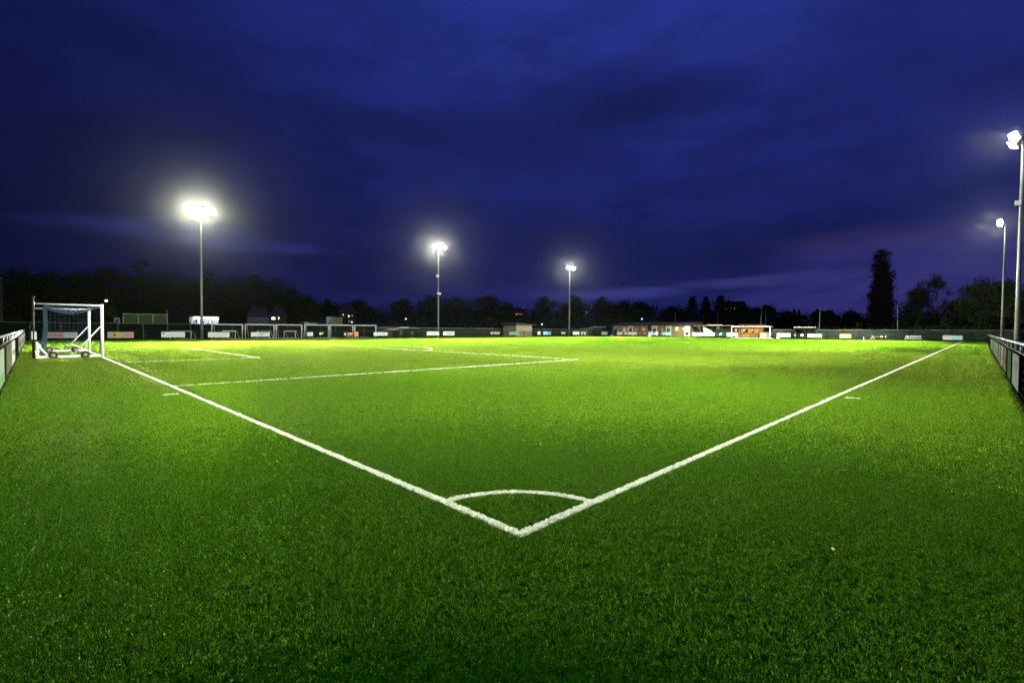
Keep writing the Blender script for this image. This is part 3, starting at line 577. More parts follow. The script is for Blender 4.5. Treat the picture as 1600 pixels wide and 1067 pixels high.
# ------------------------------------------------------------------ goals
def net(mb, A, B, C, D, nu, nv, r, sag=None):
    """quad net A-B (bottom edge) D-C (top edge); sag(s,t)->offset vector"""
    A, B, C, D = [np.array(q, float) for q in (A, B, C, D)]
    def P(s, t):
        p = A*(1-s)*(1-t)+B*s*(1-t)+C*s*t+D*(1-s)*t
        return p+sag(s, t) if sag else p
    sv = 14
    for i in range(nu+1): mb.tube([P(i/nu, j/sv) for j in range(sv+1)], r, 3, cap=False)
    for j in range(nv+1): mb.tube([P(i/sv, j/nv) for i in range(sv+1)], r, 3, cap=False)
def wheeled_goal():
    ya, yb, xr, zt = H-3.72, H+3.72, -2.2, 2.5
    t = thing('football_goal', (0.05, H, 0), 'white full-size football goal on black wheels with a blue net, at the left goal line', 'football goal')
    for y in (ya, yb):
        m = MB(); m.tube([(.05,y,0),(.05,y,zt+.06)], .065, 14); m.build('post', WHITE, t, True)
        m = MB(); m.tube([(.05,y,zt),(xr,y,zt)], .03, 8); m.build('side_bar', WHITE, t, True)
        m = MB(); m.box((xr-.04,y-.06,.02),(.0,y+.06,.13)); m.build('base_bar', WHITE, t, bevel=.01)
        m = MB(); m.tube([(.02,y,1.52),(-1.02,y,.12)], .028, 8); m.build('strut', WHITE, t, True)
        m = MB(); m.tube([(xr+.02,y,.12),(xr+.02,y,.62)], .03, 8); m.tube([(xr+.02,y,.6),(xr+.36,y,.12)], .028, 8); m.build('rear_brace', WHITE, t, True)
        for wx in (-.56, -1.66):
            c = np.array((wx, y-.13, .16)); m = MB()
            ring = [c+np.array((.12*math.cos(a),0,.12*math.sin(a))) for a in np.linspace(0, 6.2832, 25)]
            m.tube(ring, .055, 8, cap=False); wh = m.build('wheel', RUBBER, t, True)
            m = MB(); m.disc(c, (0,1,0), .07, .07, 16); m.build('rim', mat('wheel_rim', (.30,.19,.14), .5), wh)
            m = MB(); m.box((wx-.03,y-.12,.14),(wx+.03,y+.03,.19)); m.tube([(wx+.05,y-.02,.2),(wx-.02,y-.02,.34)], .025, 6); m.build('wheel_bracket', STEEL, t)
    m = MB(); m.tube([(.05,ya,zt),(.05,yb,zt)], .06, 12); m.build('crossbar', WHITE, t, True)
    m = MB(); m.box((xr-.04,ya,.02),(xr+.08,yb,.12)); m.build('rear_base_bar', WHITE, t, bevel=.01)
    m = MB()
    xn = -1.9
    net(m, (xn-.1,ya,.1), (xn-.1,yb,.1), (xn,yb,zt), (xn,ya,zt), 56, 18, .004, lambda s, q: np.array((.06*math.sin(s*40)*(1-q*.5)+.08*math.sin(q*3.1), 0, 0)))
    net(m, (.05,ya,zt), (.05,yb,zt), (xn,yb,zt), (xn,ya,zt), 56, 15, .004, lambda s, q: np.array((0, 0, -.36*math.sin(math.pi*s)**.8*math.sin(math.pi*q)**.8)))
    for y in (ya, yb): net(m, (.0,y,.12), (xn,y,.12), (xn,y,zt), (.0,y,zt), 12, 14, .0025, lambda s, q, y=y: np.array((0, (.08 if y == ya else -.08)*math.sin(math.pi*s)*math.sin(math.pi*q), 0)))
    m.build('net', NETBLUE, t)
wheeled_goal()
for y, lb in ((H-3.72, 'dark slim pole at the near rear corner of the wheeled goal'), (H+3.72, 'dark slim pole at the hidden far rear corner of the wheeled goal')):
    t = thing('net_pole', (-2.3,y,0), lb, 'pole', 'net poles behind the wheeled goal')
    m = MB(); m.tube([(-2.3,y,-.05),(-2.3,y,2.78)], .045, 10, .04); m.build('shaft', DKGREEN, t, True)
    m = MB(); m.tube([(-2.3,y,2.75),(-2.3,y,2.82)], .08, 10); m.build('cap', DKGREEN, t, True)
    m = MB(); m.box((-2.36,y-.03,.88),(-2.2,y+.03,1.22)); m.build('cleat', WHITE2, t)
def pitch_goal(X, s, label):
    ya, yb, zt = H-3.72, H+3.72, 2.5
    t = thing('football_goal', (X, H, 0), label, 'football goal')
    for y in (ya, yb):
        m = MB(); m.tube([(X,y,0),(X,y,zt+.06)], .075, 12); m.build('post', WHITE, t, True)
        m = MB(); m.tube([(X,y,zt),(X+s*1.9,y,zt)], .03, 6); m.build('side_bar', WHITE, t, True)
        m = MB(); m.tube([(X,y,.08),(X+s*2.0,y,.08)], .05, 6); m.build('base_bar', WHITE, t, True)
    m = MB(); m.tube([(X,ya,zt),(X,yb,zt)], .07, 12); m.build('crossbar', WHITE, t, True)
    m = MB(); m.tube([(X+s*2,ya,.08),(X+s*2,yb,.08)], .05, 6); m.build('rear_base_bar', WHITE, t, True)
    m = MB()
    net(m, (X+s*2,ya,.1), (X+s*2,yb,.1), (X+s*1.9,yb,zt), (X+s*1.9,ya,zt), 40, 13, .0025)
    net(m, (X,ya,zt), (X,yb,zt), (X+s*1.9,yb,zt), (X+s*1.9,ya,zt), 40, 10, .0025, lambda a, q: np.array((0,0,-.25*math.sin(math.pi*a)*math.sin(math.pi*q))))
    m.build('net', NETDARK, t)
pitch_goal(PL-.05, 1, 'white football goal on the far goal line in front of the orange timber hut')
def stored_goal(px0, px1, py0, py1, Y, label, small=False, lean=True, dep=1.1, r=.06, group='training goals stored behind the far fence'):
    pl = FARP(Y); u0, _ = pl.uz(px0, (py0+py1)/2); u1, _ = pl.uz(px1, (py0+py1)/2); pc = (px0+px1)/2
    z1 = pl.uz(pc, py0)[1]; z0 = max(pl.uz(pc, py1)[1], .04)
    t = thing('training_goal' if not small else 'small_training_goal', pl.P((u0+u1)/2, 0), label, 'training goal' if not small else 'small goal', group)
    m = MB(); m.tube([pl.P(u0-r,z1), pl.P(u1+r,z1)], r*1.15, 8); m.build('crossbar', WHITE2, t, True)
    for u in (u0, u1):
        m = MB(); m.tube([pl.P(u,0), pl.P(u,z1)], r, 8); m.build('post', WHITE2, t, True)
        m = MB(); m.tube([pl.P(u,z1,0), pl.P(u+.3,z1*.97,-.35), pl.P(u+.7,.06,-dep)], r*.55, 6); m.build('rear_stay', WHITE2, t, True)
        m = MB(); m.tube([pl.P(u,.07,0), pl.P(u+.7,.07,-dep)], r*.7, 6); m.build('side_base', WHITE2, t, True)
    m = MB(); m.tube([pl.P(u0+.7,.08,-dep), pl.P(u1+.7,.08,-dep)], r*.9, 6); m.build('rear_base', WHITE2, t, True)
    m = MB(); A = pl.P(u0+.7,.1,-dep); B = pl.P(u1+.7,.1,-dep); C_ = pl.P(u1+.3,z1*.97,-.35); D = pl.P(u0+.3,z1*.97,-.35)
    n = 24 if not small else 12
    net(m, A, B, C_, D, n, int(n*.5), .006); m.build('net', NETDARK, t)
YG = PW+5.0
stored_goal(331, 378.6, 507, 530, YG, 'first large training goal from the left, its corner behind a plain pale board')
stored_goal(383.6, 428, 507.3, 529, YG, 'second large training goal, with the swoosh board in front')
stored_goal(431.5, 471, 507.6, 529, YG, 'third large training goal, with a complete small goal inside it')
stored_goal(476.3, 513, 507.7, 528.6, YG, 'fourth large training goal, joined at its right post to another goal')
stored_goal(515.6, 551, 508, 528.4, YG, 'fifth large training goal, behind the black and orange board')
stored_goal(554, 587, 508.3, 528.2, YG, 'last large training goal of the row, at its right end')
YS = PW+4.1
stored_goal(266, 298.6, 518, 531, FY1+.9, 'small white goal behind the pale grey board, left of the nearest far mast', True, dep=.7, r=.045, group='small goals behind the far fence')
stored_goal(348, 367.6, 517.2, 529, YS, 'small goal inside the first large training goal, half hidden by a pale board', True, dep=.6, r=.045, group='small goals behind the far fence')
stored_goal(402, 421, 516.6, 528, YS, 'small goal behind the swoosh board', True, dep=.6, r=.045, group='small goals behind the far fence')
stored_goal(444, 461.5, 517.2, 528, YS, 'small goal standing free inside the third large training goal', True, dep=.6, r=.045, group='small goals behind the far fence')

# ------------------------------------------------------------------ tall boundary fences
def tall_fence(name, label, pl, u0, u1, h, material, step=2.5, post=DKGREEN, cap=None, cat='fence'):
    t = thing(name, pl.P((u0+u1)/2, 0), label, cat)
    m = MB(); slab(m, pl, u0, u1, -.05, h, -.03, .03); m.build('panelling', matt(material), t)
    m = MB(); slab(m, pl, u0, u1, h+.002, h+.07, -.05, .05); m.build('capping', cap or post, t)
    n = max(1, int((u1-u0)/step))
    for i in range(n+1):
        u = u0+(u1-u0)*i/n; m = MB(); slab(m, pl, u-.05, u+.05, -.05, h-.02, .032, .11); m.build('post', post, t)
    return t
FENCEG = stripes('grey_green_fencing', (.045,.065,.05), (.028,.042,.033), 'Y', 3.2)
FENCED = stripes('dark_boarding', (.007,.009,.006), (.004,.006,.004), 'X', 2.4)
GREYCAP = mat('weathered_capping', (.16,.18,.15), .8, var=.6, scale=.8)
tall_fence('boundary_fence', 'tall grey green boundary fence behind the right half of the far end', ENDP(PL+5.6), ENDP(PL+5.6).uz(1206, 522)[0], 6, 1.86, FENCEG, cap=GREYCAP)
tall_fence('boundary_fence', 'tall dark boarded boundary fence behind the training goals', FARP(PW+9), -30, 40, 1.95, FENCED)
tall_fence('boundary_fence', 'grey boundary fence behind the dugouts and the beige hut', FARP(PW+9.6), 40.3, 108, 1.75, stripes('grey_boarding', (.035,.038,.028), (.018,.02,.016), 'X', 1.6), cap=GREYCAP)
tall_fence('boundary_fence', 'tall dark fence beyond the right touchline behind the big mast', RIGHTP(-8), -108, -20, 1.9, stripes('dark_close_boarding', (.035,.045,.038), (.02,.028,.022), 'X', 2.2), cap=GREYCAP)

# ------------------------------------------------------------------ buildings
def rect_on(pl, px0, px1, py0, py1, d0, d1, mb):
    pc = (px0+px1)/2; u0 = pl.uz(px0, (py0+py1)/2)[0]; u1 = pl.uz(px1, (py0+py1)/2)[0]
    z1 = pl.uz(pc, py0)[1]; z0 = pl.uz(pc, py1)[1]; return slab(mb, pl, u0, u1, z0, z1, d0, d1)
def part_rect(pl, px0, px1, py0, py1, d0, d1, name, material, parent):
    m = MB(); rect_on(pl, px0, px1, py0, py1, d0, d1, m); return m.build(name, material, parent)
# brown pavilion
XP = PL+6.4; PP = ENDP(XP)
uL, zt = PP.uz(957.5, 508); uR, _ = PP.uz(1079, 508); zt = 2.95
t = thing('pavilion', PP.P((uL+uR)/2, 0), 'long low brown pavilion with white framed doors behind the far fence', 'pavilion')
BRICK = stripes('brown_cladding', (.30,.245,.12), (.22,.18,.085), 'Y', 2.0)
m = MB(); slab(m, PP, uL, uR, 0, zt, -6, 0); m.build('wall', BRICK, t)
m = MB(); m.hexa([PP.P(uL-.3,zt+.004,.45), PP.P(uR+.3,zt+.004,.45), PP.P(uR+.3,zt+.004,-6.2), PP.P(uL-.3,zt+.004,-6.2), PP.P(uL-.3,zt+.16,.45), PP.P(uR+.3,zt+.16,.45), PP.P(uR+.3,zt+.9,-6.2), PP.P(uL-.3,zt+.9,-6.2)]); m.build('roof', ROOF, t)
FRAMEW = mat('white_door_frame', (.62,.62,.5), .5, var=.1)
for px0, px1, fr, dr, lb in ((959, 965.3, mat('grey_door_frame', (.22,.24,.2), .6), mat('navy_door', (.02,.035,.06), .5), 'navy door with grey frame'), (982, 989, FRAMEW, mat('dark_door', (.03,.05,.05), .5), None), (1019, 1026.4, FRAMEW, MATS.get('dark_door'), None), (1041, 1048.6, FRAMEW, MATS.get('dark_door'), None), (1069.6, 1077.6, FRAMEW, mat('white_door', (.72,.72,.66), .5), 'white door with dark lower panel')):
    f = part_rect(PP, px0, px1, 509.2, 525.4, .002, .06, 'door_frame', fr, t)
    if lb: f['label'] = lb
    d = part_rect(PP, px0+1.1, px1-1.1, 510.6, 525.3, .061, .09, 'door', dr or BLACK, f)
    part_rect(PP, px0+1.8, px1-1.8, 511.6, 513.4, .092, .11, 'glazing', colm((.5,.52,.42)), f)
    if lb and 'white' in lb: part_rect(PP, px0+1.6, px1-1.6, 519.5, 523.5, .092, .11, 'lower_panel', colm((.05,.06,.05)), f)
part_rect(PP, 1012.2, 1017, 508.8, 517, .004, .02, 'opening_shade', BLACK, t)  # flat black panel paints the shade inside an opening
for px0, px1, py0, py1, c_ in ((1004, 1007, 512.6, 516.6, (.66,.6,.36)), (1055.4, 1060, 511, 516.2, (.55,.58,.42)), (1066.6,1068.6,512.4,515,(.45,.45,.34)), (979.6,982,512.6,515.2,(.35,.4,.4))):  # the yellow pane paints a lit window in matt colour
    f = part_rect(PP, px0, px1, py0, py1, .003, .05, 'window_frame', FRAMEW, t); part_rect(PP, px0+.5, px1-.5, py0+.6, py1-.6, .052, .07, 'pane', colm(c_), f)
m = MB(); rect_on(PP, 973.2, 977.8, 514, 518.4, .003, .03, m); rect_on(PP, 974.2, 976.8, 511.4, 513.9, .003, .03, m); m.build('wall_poster', colm((.6,.55,.45)), t)
for px in (994.2, 1034.6):
    u, z = PP.uz(px, 515.2); m = MB(); m.disc(PP.P(u, z, .05), PP.n, .3, .06, 20); m.build('lamp_reflection', mat('yellow_reflection', (.42,.33,.07), .5), t)  # yellow discs paint round lamp reflections on the wall
for px in (999.4, 1013.6, 1030.6, 1053, 1065.4):
    part_rect(PP, px-.2, px+.2, 508.2, 525.4, .003, .03, 'cladding_joint', mat('dark_joint', (.03,.028,.02), .8), t)
for px in (1003.4, 1034.8):
    u, z = PP.uz(px, 510); m = MB(); m.ball(PP.P(u, z, .12), .1); m.build('wall_lamp', colm((.5,.48,.3)), t)
# covered stand right of the pavilion
XS_ = PL+6.6; SP = ENDP(XS_); u0 = SP.uz(1082, 515)[0]; u1 = SP.uz(1146, 515)[0]
t = thing('covered_stand', SP.P((u0+u1)/2, 0), 'small covered spectator stand with a pale triangular end panel, between pavilion and far goal', 'stand')
m = MB(); slab(m, SP, u0+1.9, u1, 0, 2.5, -3.1, -3.0); m.build('back_wall', mat('pale_sheeting', (.26,.27,.17), .7, var=.35, scale=1.2), t)
m = MB(); m.hexa([SP.P(u0,2.75,.3), SP.P(u1,2.75,.3), SP.P(u1,2.5,-3.2), SP.P(u0,2.5,-3.2), SP.P(u0,2.87,.3), SP.P(u1,2.87,.3), SP.P(u1,2.62,-3.2), SP.P(u0,2.62,-3.2)]); m.build('roof', mat('stand_roof', (.13,.14,.11), .7), t)
a, b, c_, d = SP.uz(1099.4, 510.5), SP.uz(1113.5, 517.6), SP.uz(1099.4, 518.4), None
m = MB(); p3 = [SP.P(a[0],a[1],.1), SP.P(b[0],b[1],.1), SP.P(b[0],b[1]-.15,.1), SP.P(c_[0],c_[1],.1)]; p4 = [q-SP.n*.05 for q in p3]
m.hexa(p4+p3); m.build('end_panel', mat('pale_end_panel', (.55,.56,.40), .6), t)
for i in range(5):
    u = u0+.1+(u1-u0-.2)*i/4; m = MB(); slab(m, SP, u-.05, u+.05, 0, 2.74, -.05, .05); m.build('post', DKGREEN, t)
m = MB()
for k_ in range(3): slab(m, SP, u0+2, u1-.2, 0, .3+.28*k_, -1.0-.7*k_, -.31-.7*k_)
m.build('terrace_step', FENCED, t)
part_rect(SP, 1119, 1125.4, 510.4, 514.4, -.05, .0, 'score_panel', BLACK, t)
fas = part_rect(SP, 1104.5, 1130.6, 507.3, 508.7, .305, .33, 'fascia', mat('fascia_dark', (.1,.1,.06), .7), t)
m = MB()
for (a0, b0, a1, b1, cc) in smallprint(0, 1, 0, 1, None, 15, 77): rect_on(SP, 1105+25*a0, 1105+25*a1, 507.5, 508.5, .332, .345, m)
m.build('fascia_lettering', colm((.62,.56,.22)), t)
# orange timber hut behind the far goal
XH = PL+7.5; HP = ENDP(XH); u0 = HP.uz(1149, 520)[0]; u1 = HP.uz(1184.6, 520)[0]; zt = HP.uz(1167, 511.6)[1]
t = thing('timber_hut', HP.P((u0+u1)/2, 0), 'orange brown timber hut with dark windows seen through the far goal', 'hut')
TIMB = stripes('orange_timber', (.42,.22,.035), (.34,.16,.022), 'Z', 1.8)
m = MB(); slab(m, HP, u0, u1, 0, zt, -3.5, 0); m.build('wall', TIMB, t)
m = MB(); ridge = zt+.75; um = (u0+u1)/2
m.hexa([HP.P(u0-.3,zt+.003,.4), HP.P(u1+.3,zt+.003,.4), HP.P(u1+.3,zt+.003,-3.8), HP.P(u0-.3,zt+.003,-3.8), HP.P(u0-.3,zt+.12,.4), HP.P(u1+.3,zt+.12,.4), HP.P(u1+.3,ridge,-3.8), HP.P(u0-.3,ridge,-3.8)]); m.build('roof', mat('red_brown_roof', (.10,.03,.02), .8, var=.3), t)
for px0, px1, c_ in ((1151.6,1154.4,(.02,.02,.015)), (1161.2,1164.4,(.03,.03,.03)), (1165.4,1168.6,(.01,.01,.01)), (1174.6,1178,(.015,.015,.012))):
    f = part_rect(HP, px0, px1, 514, 520.4, .003, .05, 'window_frame', mat('dark_window_frame', (.05,.03,.015), .6), t); part_rect(HP, px0+.4, px1-.4, 514.5, 519.8, .051, .06, 'pane', colm(c_), f)
part_rect(HP, 1162, 1163.2, 514.6, 517.6, .062, .07, 'notice', colm((.66,.66,.6)), t); part_rect(HP, 1175.3, 1176.4, 514.4, 517, .062, .07, 'notice', colm((.6,.58,.3)), t)
part_rect(HP, 1172.4, 1173.2, 519, 527, .003, .03, 'door_joint', mat('dark_joint', (.03,.028,.02), .8), t)
part_rect(HP, 1156.0, 1157.0, 512.5, 527, .003, .04, 'corner_post', WOODD, t)
u, z = HP.uz(1150.2, 515.6); m = MB(); m.ball(HP.P(u, z, .2), .16); m.build('wall_lamp', glow('warm_bulkhead', (1, .75, .35), 1.2), t)
# pale shutters
BH = ENDP(PL+6.2); t = thing('store_cabinet', BH.P(BH.uz(1194.5, 522)[0], 0), 'pale beige store cabinet with double doors behind the right of the far goal', 'cabinet')
u0, u1 = BH.uz(1187, 522)[0], BH.uz(1202.4, 522)[0]; zt = BH.uz(1195, 519)[1]
m = MB(); slab(m, BH, u0, u1, 0, zt, -1.4, 0); m.build('body', mat('beige_panel', (.42,.38,.26), .6, var=.2), t)
for a, b in ((1187.5,1190.8),(1191.2,1194.2),(1194.9,1198),(1198.4,1202)): part_rect(BH, a, b, 519.4, 527.4, .003, .04, 'door', mat('beige_door', (.5,.46,.33), .6), t)
m = MB(); slab(m, BH, u0-.1, u1+.1, zt+.002, zt+.08, -1.5, .12); m.build('lid', DKGREEN, t)
# home dugout with lettered roof on the end fence
DP = ENDP(PL+4.3); u0, u1 = DP.uz(1241, 520)[0], DP.uz(1274.5, 520)[0]; zt = DP.uz(1258, 511.6)[1]
def dugout(pl, u0, u1, zt, dep, label, roofm, sidem, letters=None):
    t = thing('dugout', pl.P((u0+u1)/2, 0), label, 'dugout', 'team dugouts beside the pitch')
    m = MB(); m.hexa([pl.P(u0-.1,zt-.06,.2), pl.P(u1+.1,zt-.06,.2), pl.P(u1+.1,zt-.3,-dep), pl.P(u0-.1,zt-.3,-dep), pl.P(u0-.1,zt+.05,.2), pl.P(u1+.1,zt+.05,.2), pl.P(u1+.1,zt-.22,-dep), pl.P(u0-.1,zt-.22,-dep)]); m.build('roof', roofm, t)
    m = MB(); slab(m, pl, u0, u1, 0, zt-.31, -dep, -dep+.05); m.build('back_panel', sidem, t)
    for u in (u0, u1-.05):
        m = MB(); slab(m, pl, u, u+.05, 0, zt-.31, -dep+.06, -.1); m.build('side_panel', sidem, t)
    for u in (u0+.03, (u0+u1)/2, u1-.03):
        m = MB(); slab(m, pl, u-.03, u+.03, 0, zt-.07, 0, .06); m.build('post', DKGREEN, t)
    m = MB(); slab(m, pl, u0+.1, u1-.1, .4, .46, -dep+.1, -dep+.5); slab(m, pl, u0+.3, u0+.36, 0, .399, -dep+.2, -dep+.4); slab(m, pl, u1-.36, u1-.3, 0, .399, -dep+.2, -dep+.4); m.build('bench', WOODD, t)
    if letters:
        m = MB()
        for (a0, b0, a1, b1, cc) in smallprint(0, 1, 0, 1, None, letters[0], 5):
            slab(m, pl, u0+(u1-u0)*a0, u0+(u1-u0)*a1, zt-.05, zt+.11+.05*math.sin(a0*40), .205, .22)
        m.build('roof_lettering', colm(letters[1]), t)
    return t
DARKP = mat('dark_dugout_panel', (.02,.026,.022), .6, var=.3)
dugout(DP, u0, u1, zt, 1.6, 'dark dugout with pale lettering along its roof edge, right of the far goal', DARKP, DARKP, (18, (.5,.52,.4)))
DF = FARP(PW+4.6)
def dug_px(px0, px1, py, label, roofc, sidec):
    u0 = DF.uz(px0, 518)[0]; u1 = DF.uz(px1, 518)[0]; zt = DF.uz((px0+px1)/2, py)[1]
    dugout(DF, u0, u1, zt, 1.5, label, roofc, sidec)
PALEROOF = mat('pale_shelter_roof', (.42,.40,.28), .6, var=.3); OLV = mat('olive_panel', (.05,.055,.035), .7, var=.3)
dug_px(606, 621, 514.6, 'low pale roofed dugout just right of the training goals', PALEROOF, OLV)
dug_px(624, 638, 511.8, 'taller dugout with a thin white roof edge, second right of the training goals', mat('white_roof_edge', (.6,.6,.5), .5), OLV)
dug_px(641, 655, 513.4, 'dim olive dugout left of the mast with camera boxes', mat('dim_roof', (.10,.10,.06), .7), OLV)
dug_px(912, 926.5, 513.2, 'grey dugout with pale roof, beside the arched picture board', mat('grey_shelter_roof', (.22,.22,.20), .7), mat('grey_panel', (.10,.10,.09), .7))
dug_px(927.5, 946, 510.6, 'dark blue green dugout with two pale roof strips, left of the pavilion', mat('strip_roof', (.30,.34,.30), .6), mat('dark_teal_panel', (.012,.025,.025), .6))
# beige hut
BP = FARP(PW+5.4); u0, u1 = BP.uz(806.5, 516)[0], BP.uz(831.5, 516)[0]; zt = BP.uz(819, 508)[1]
t = thing('hut', BP.P((u0+u1)/2, 0), 'plain beige flat-roofed hut behind the far fence with dark eaves', 'hut')
m = MB(); slab(m, BP, u0, u1, 0, zt, -4, 0); m.build('wall', mat('beige_render', (.22,.21,.13), .8, var=.25, scale=1.4), t)
m = MB(); m.hexa([BP.P(u0-.4,zt+.004,.35), BP.P(u1+1.5,zt+.004,.35), BP.P(u1+1.5,zt+.004,-4.3), BP.P(u0-.4,zt+.004,-4.3), BP.P(u0-.4,zt+.5,.35), BP.P(u1+1.5,zt+.1,.35), BP.P(u1+1.5,zt+.3,-4.3), BP.P(u0-.4,zt+.7,-4.3)]); m.build('roof', mat('dull_green_roof', (.03,.035,.02), .8), t)
part_rect(BP, 818, 823, 516.4, 523, .003, .05, 'door', mat('hut_door', (.16,.17,.12), .6), t)
m = MB(); u2 = BP.uz(812, 517)[0]; slab(m, BP, u2, u2+1.6, 1.15, 1.25, .3, .9); slab(m, BP, u2+.1, u2+.2, 0, 1.149, .5, .6); slab(m, BP, u2+1.4, u2+1.5, 0, 1.149, .5, .6); m.build('counter', PALEROOF, t)
# lit kiosk
KP = FARP(96); u0, u1 = KP.uz(302, 500)[0], KP.uz(342, 500)[0]; zt = KP.uz(322, 493.5)[1]
t = thing('kiosk', KP.P((u0+u1)/2, 0), 'brightly lit white kiosk with a row of roof lamps, behind the nearest far mast', 'kiosk')
zf = KP.uz(322, 508.5)[1]
m = MB(); slab(m, KP, u0, u1, 0, zf, -3, 0); m.build('base', mat('kiosk_plinth', (.05,.05,.055), .7), t)
m = MB(); slab(m, KP, u0, u1, zf+.003, zt-.2, -3, -1.2); m.build('wall', glow('glowing_white_wall', (.60,.68,1.0), .36), t)  # wall glows by itself to look lit by the roof lamps
m = MB(); slab(m, KP, u0-.1, u1+.1, zt-.19, zt-.05, -3.1, .1); m.build('roof', mat('kiosk_roof', (.1,.1,.12), .6), t)
for i in range(9):
    u = u0+.3+(u1-u0-.6)*i/8; m = MB(); m.ball(KP.P(u, zt-.42, .1), .27, 10, 6); m.build('roof_lamp', glow('white_globe', (.92,.94,1.0), 2.2), t)
for px0, px1 in ((320.2,326.6),(328,333),(333.8,337.8)):
    f = part_rect(KP, px0, px1, 499, 507.6, -1.19, -1.1, 'window_frame', mat('kiosk_frame', (.12,.13,.22), .5), t); part_rect(KP, px0+.7, px1-.7, 500, 507.4, -1.09, -1.06, 'pane', glow('dim_blue_pane', (.25,.33,.75), .16), f)
for u in (u0+.05, u1-.2):
    m = MB(); slab(m, KP, u, u+.15, zf+.003, zt-.2, -.3, -.1); m.build('pillar', glow('glowing_white_pillar', (.62,.68,1.0), .6), t)  # pillars glow too, their lamplight put into the material
# person standing inside the kiosk
def person(base, hgt, facing, label):
    me = bpy.data.meshes.new('person'); sc = hgt/1.75
    V = [(0,0,.95),(0,0,1.15),(0,.01,1.35),(0,.0,1.48),(0,.02,1.56),(0,.03,1.66),(0,.02,1.74), (-.09,0,.88),(-.10,.02,.5),(-.10,-.02,.08),(-.10,.10,.03), (.09,0,.88),(.13,.05,.5),(.16,.02,.08),(.17,.14,.03), (-.19,0,1.40),(-.25,.04,1.13),(-.16,.22,1.02),(-.1,.29,1.03), (.19,0,1.40),(.28,.02,1.13),(.26,.16,.94),(.25,.22,.88)]
    E_ = [(0,1),(1,2),(2,3),(3,4),(4,5),(5,6),(0,7),(7,8),(8,9),(9,10),(0,11),(11,12),(12,13),(13,14),(2,15),(15,16),(16,17),(17,18),(2,19),(19,20),(20,21),(21,22)]
    Rr = [.15,.14,.16,.06,.07,.095,.06,.09,.06,.045,.04,.09,.06,.045,.04,.065,.048,.038,.035,.065,.048,.038,.035]
    ca, sa = math.cos(facing), math.sin(facing)
    me.from_pydata([((x*ca-y*sa)*sc, (x*sa+y*ca)*sc, z*sc) for x, y, z in V], E_, [])
    ob = bpy.data.objects.new('person', me); COL.objects.link(ob); ob.location = base
    sk = ob.modifiers.new('skin', 'SKIN'); sk.use_smooth_shade = True
    for v, r_ in zip(me.skin_vertices[0].data, Rr): v.radius = (r_*sc, r_*sc*.85)
    me.skin_vertices[0].data[0].use_root = True
    ob.modifiers.new('smooth', 'SUBSURF').levels = 2; ob.modifiers['smooth'].render_levels = 2
    me.materials.append(mat('dark_clothing', (.01,.011,.015), .9, var=.2)); tag(ob, label, 'person')
    return ob
up, _ = KP.uz(308.6, 505); ph = KP.uz(308.6, 497.6)[1]-zf
person(Vector(KP.P(up, zf+.004, -.9)), ph, -2.6, 'dark silhouette of a person standing at the left of the lit kiosk')
# green slatted practice wall and poster behind the fence
GP = FARP(84); u0, u1 = GP.uz(192.5, 500)[0], GP.uz(261, 500)[0]; z0, z1 = GP.uz(226, 508)[1], GP.uz(226, 491.4)[1]
t = thing('practice_wall', GP.P((u0+u1)/2, 0), 'green boarded wall of three framed sections raised behind the far fence at left', 'practice wall')
GB = stripes('green_boards', (.03,.07,.015), (.022,.052,.011), 'Z', 1.2)
for i in range(3):
    a = u0+(u1-u0)*i/3; b = u0+(u1-u0)*(i+1)/3; m = MB(); slab(m, GP, a+.07, b-.07, z0, z1, -.06, 0); m.build('panel', GB, t)
for i in range(4):
    a = u0+(u1-u0)*i/3; m = MB(); slab(m, GP, a-.06, a+.06, 0, z1+.08, -.1, .06); m.build('post', mat('olive_frame', (.10,.13,.07), .6), t)
m = MB(); slab(m, GP, u0+.07, u1-.07, z1+.001, z1+.1, -.08, .04); slab(m, GP, u0+.07, u1-.07, z0-.1, z0-.001, -.08, .04); m.build('rail', MATS['olive_frame'], t)
m = MB(); m.tube([GP.P(u1,z1+.08,0), GP.P(u1,z1+.55,0)], .04, 6); m.ball(GP.P(u1,z1+.62,0), .12); m.build('corner_lamp', mat('dull_brass', (.18,.13,.07), .5), t)  # small lamp on the right post, modelled unlit
PP2 = FARP(82); u0, u1 = PP2.uz(177.6, 502)[0], PP2.uz(187.4, 502)[0]; z0, z1 = PP2.uz(182, 508.8)[1], PP2.uz(182, 496)[1]
t = thing('notice_board', PP2.P((u0+u1)/2, 0), 'blue grey notice board left of the green boarded wall', 'notice board')
m = MB(); slab(m, PP2, u0, u1, z0, z1, 0, .06); m.build('panel', mat('blue_grey_poster', (.06,.08,.09), .6, var=.3, scale=1.5), t)
m = MB(); um = (u0+u1)/2
m.poly([PP2.P(u0+.2,z0+.2,.07), PP2.P(um,z0+.2,.07), PP2.P(um+.3,z1-.3,.07), PP2.P(um-.1,z1-.3,.07)]); m.build('printed_mark', colm((.02,.028,.032)), t)
for u in (u0+.1, u1-.1): m = MB(); slab(m, PP2, u-.05, u+.05, 0, z1, -.1, -.002); m.build('leg', DKGREEN, t)
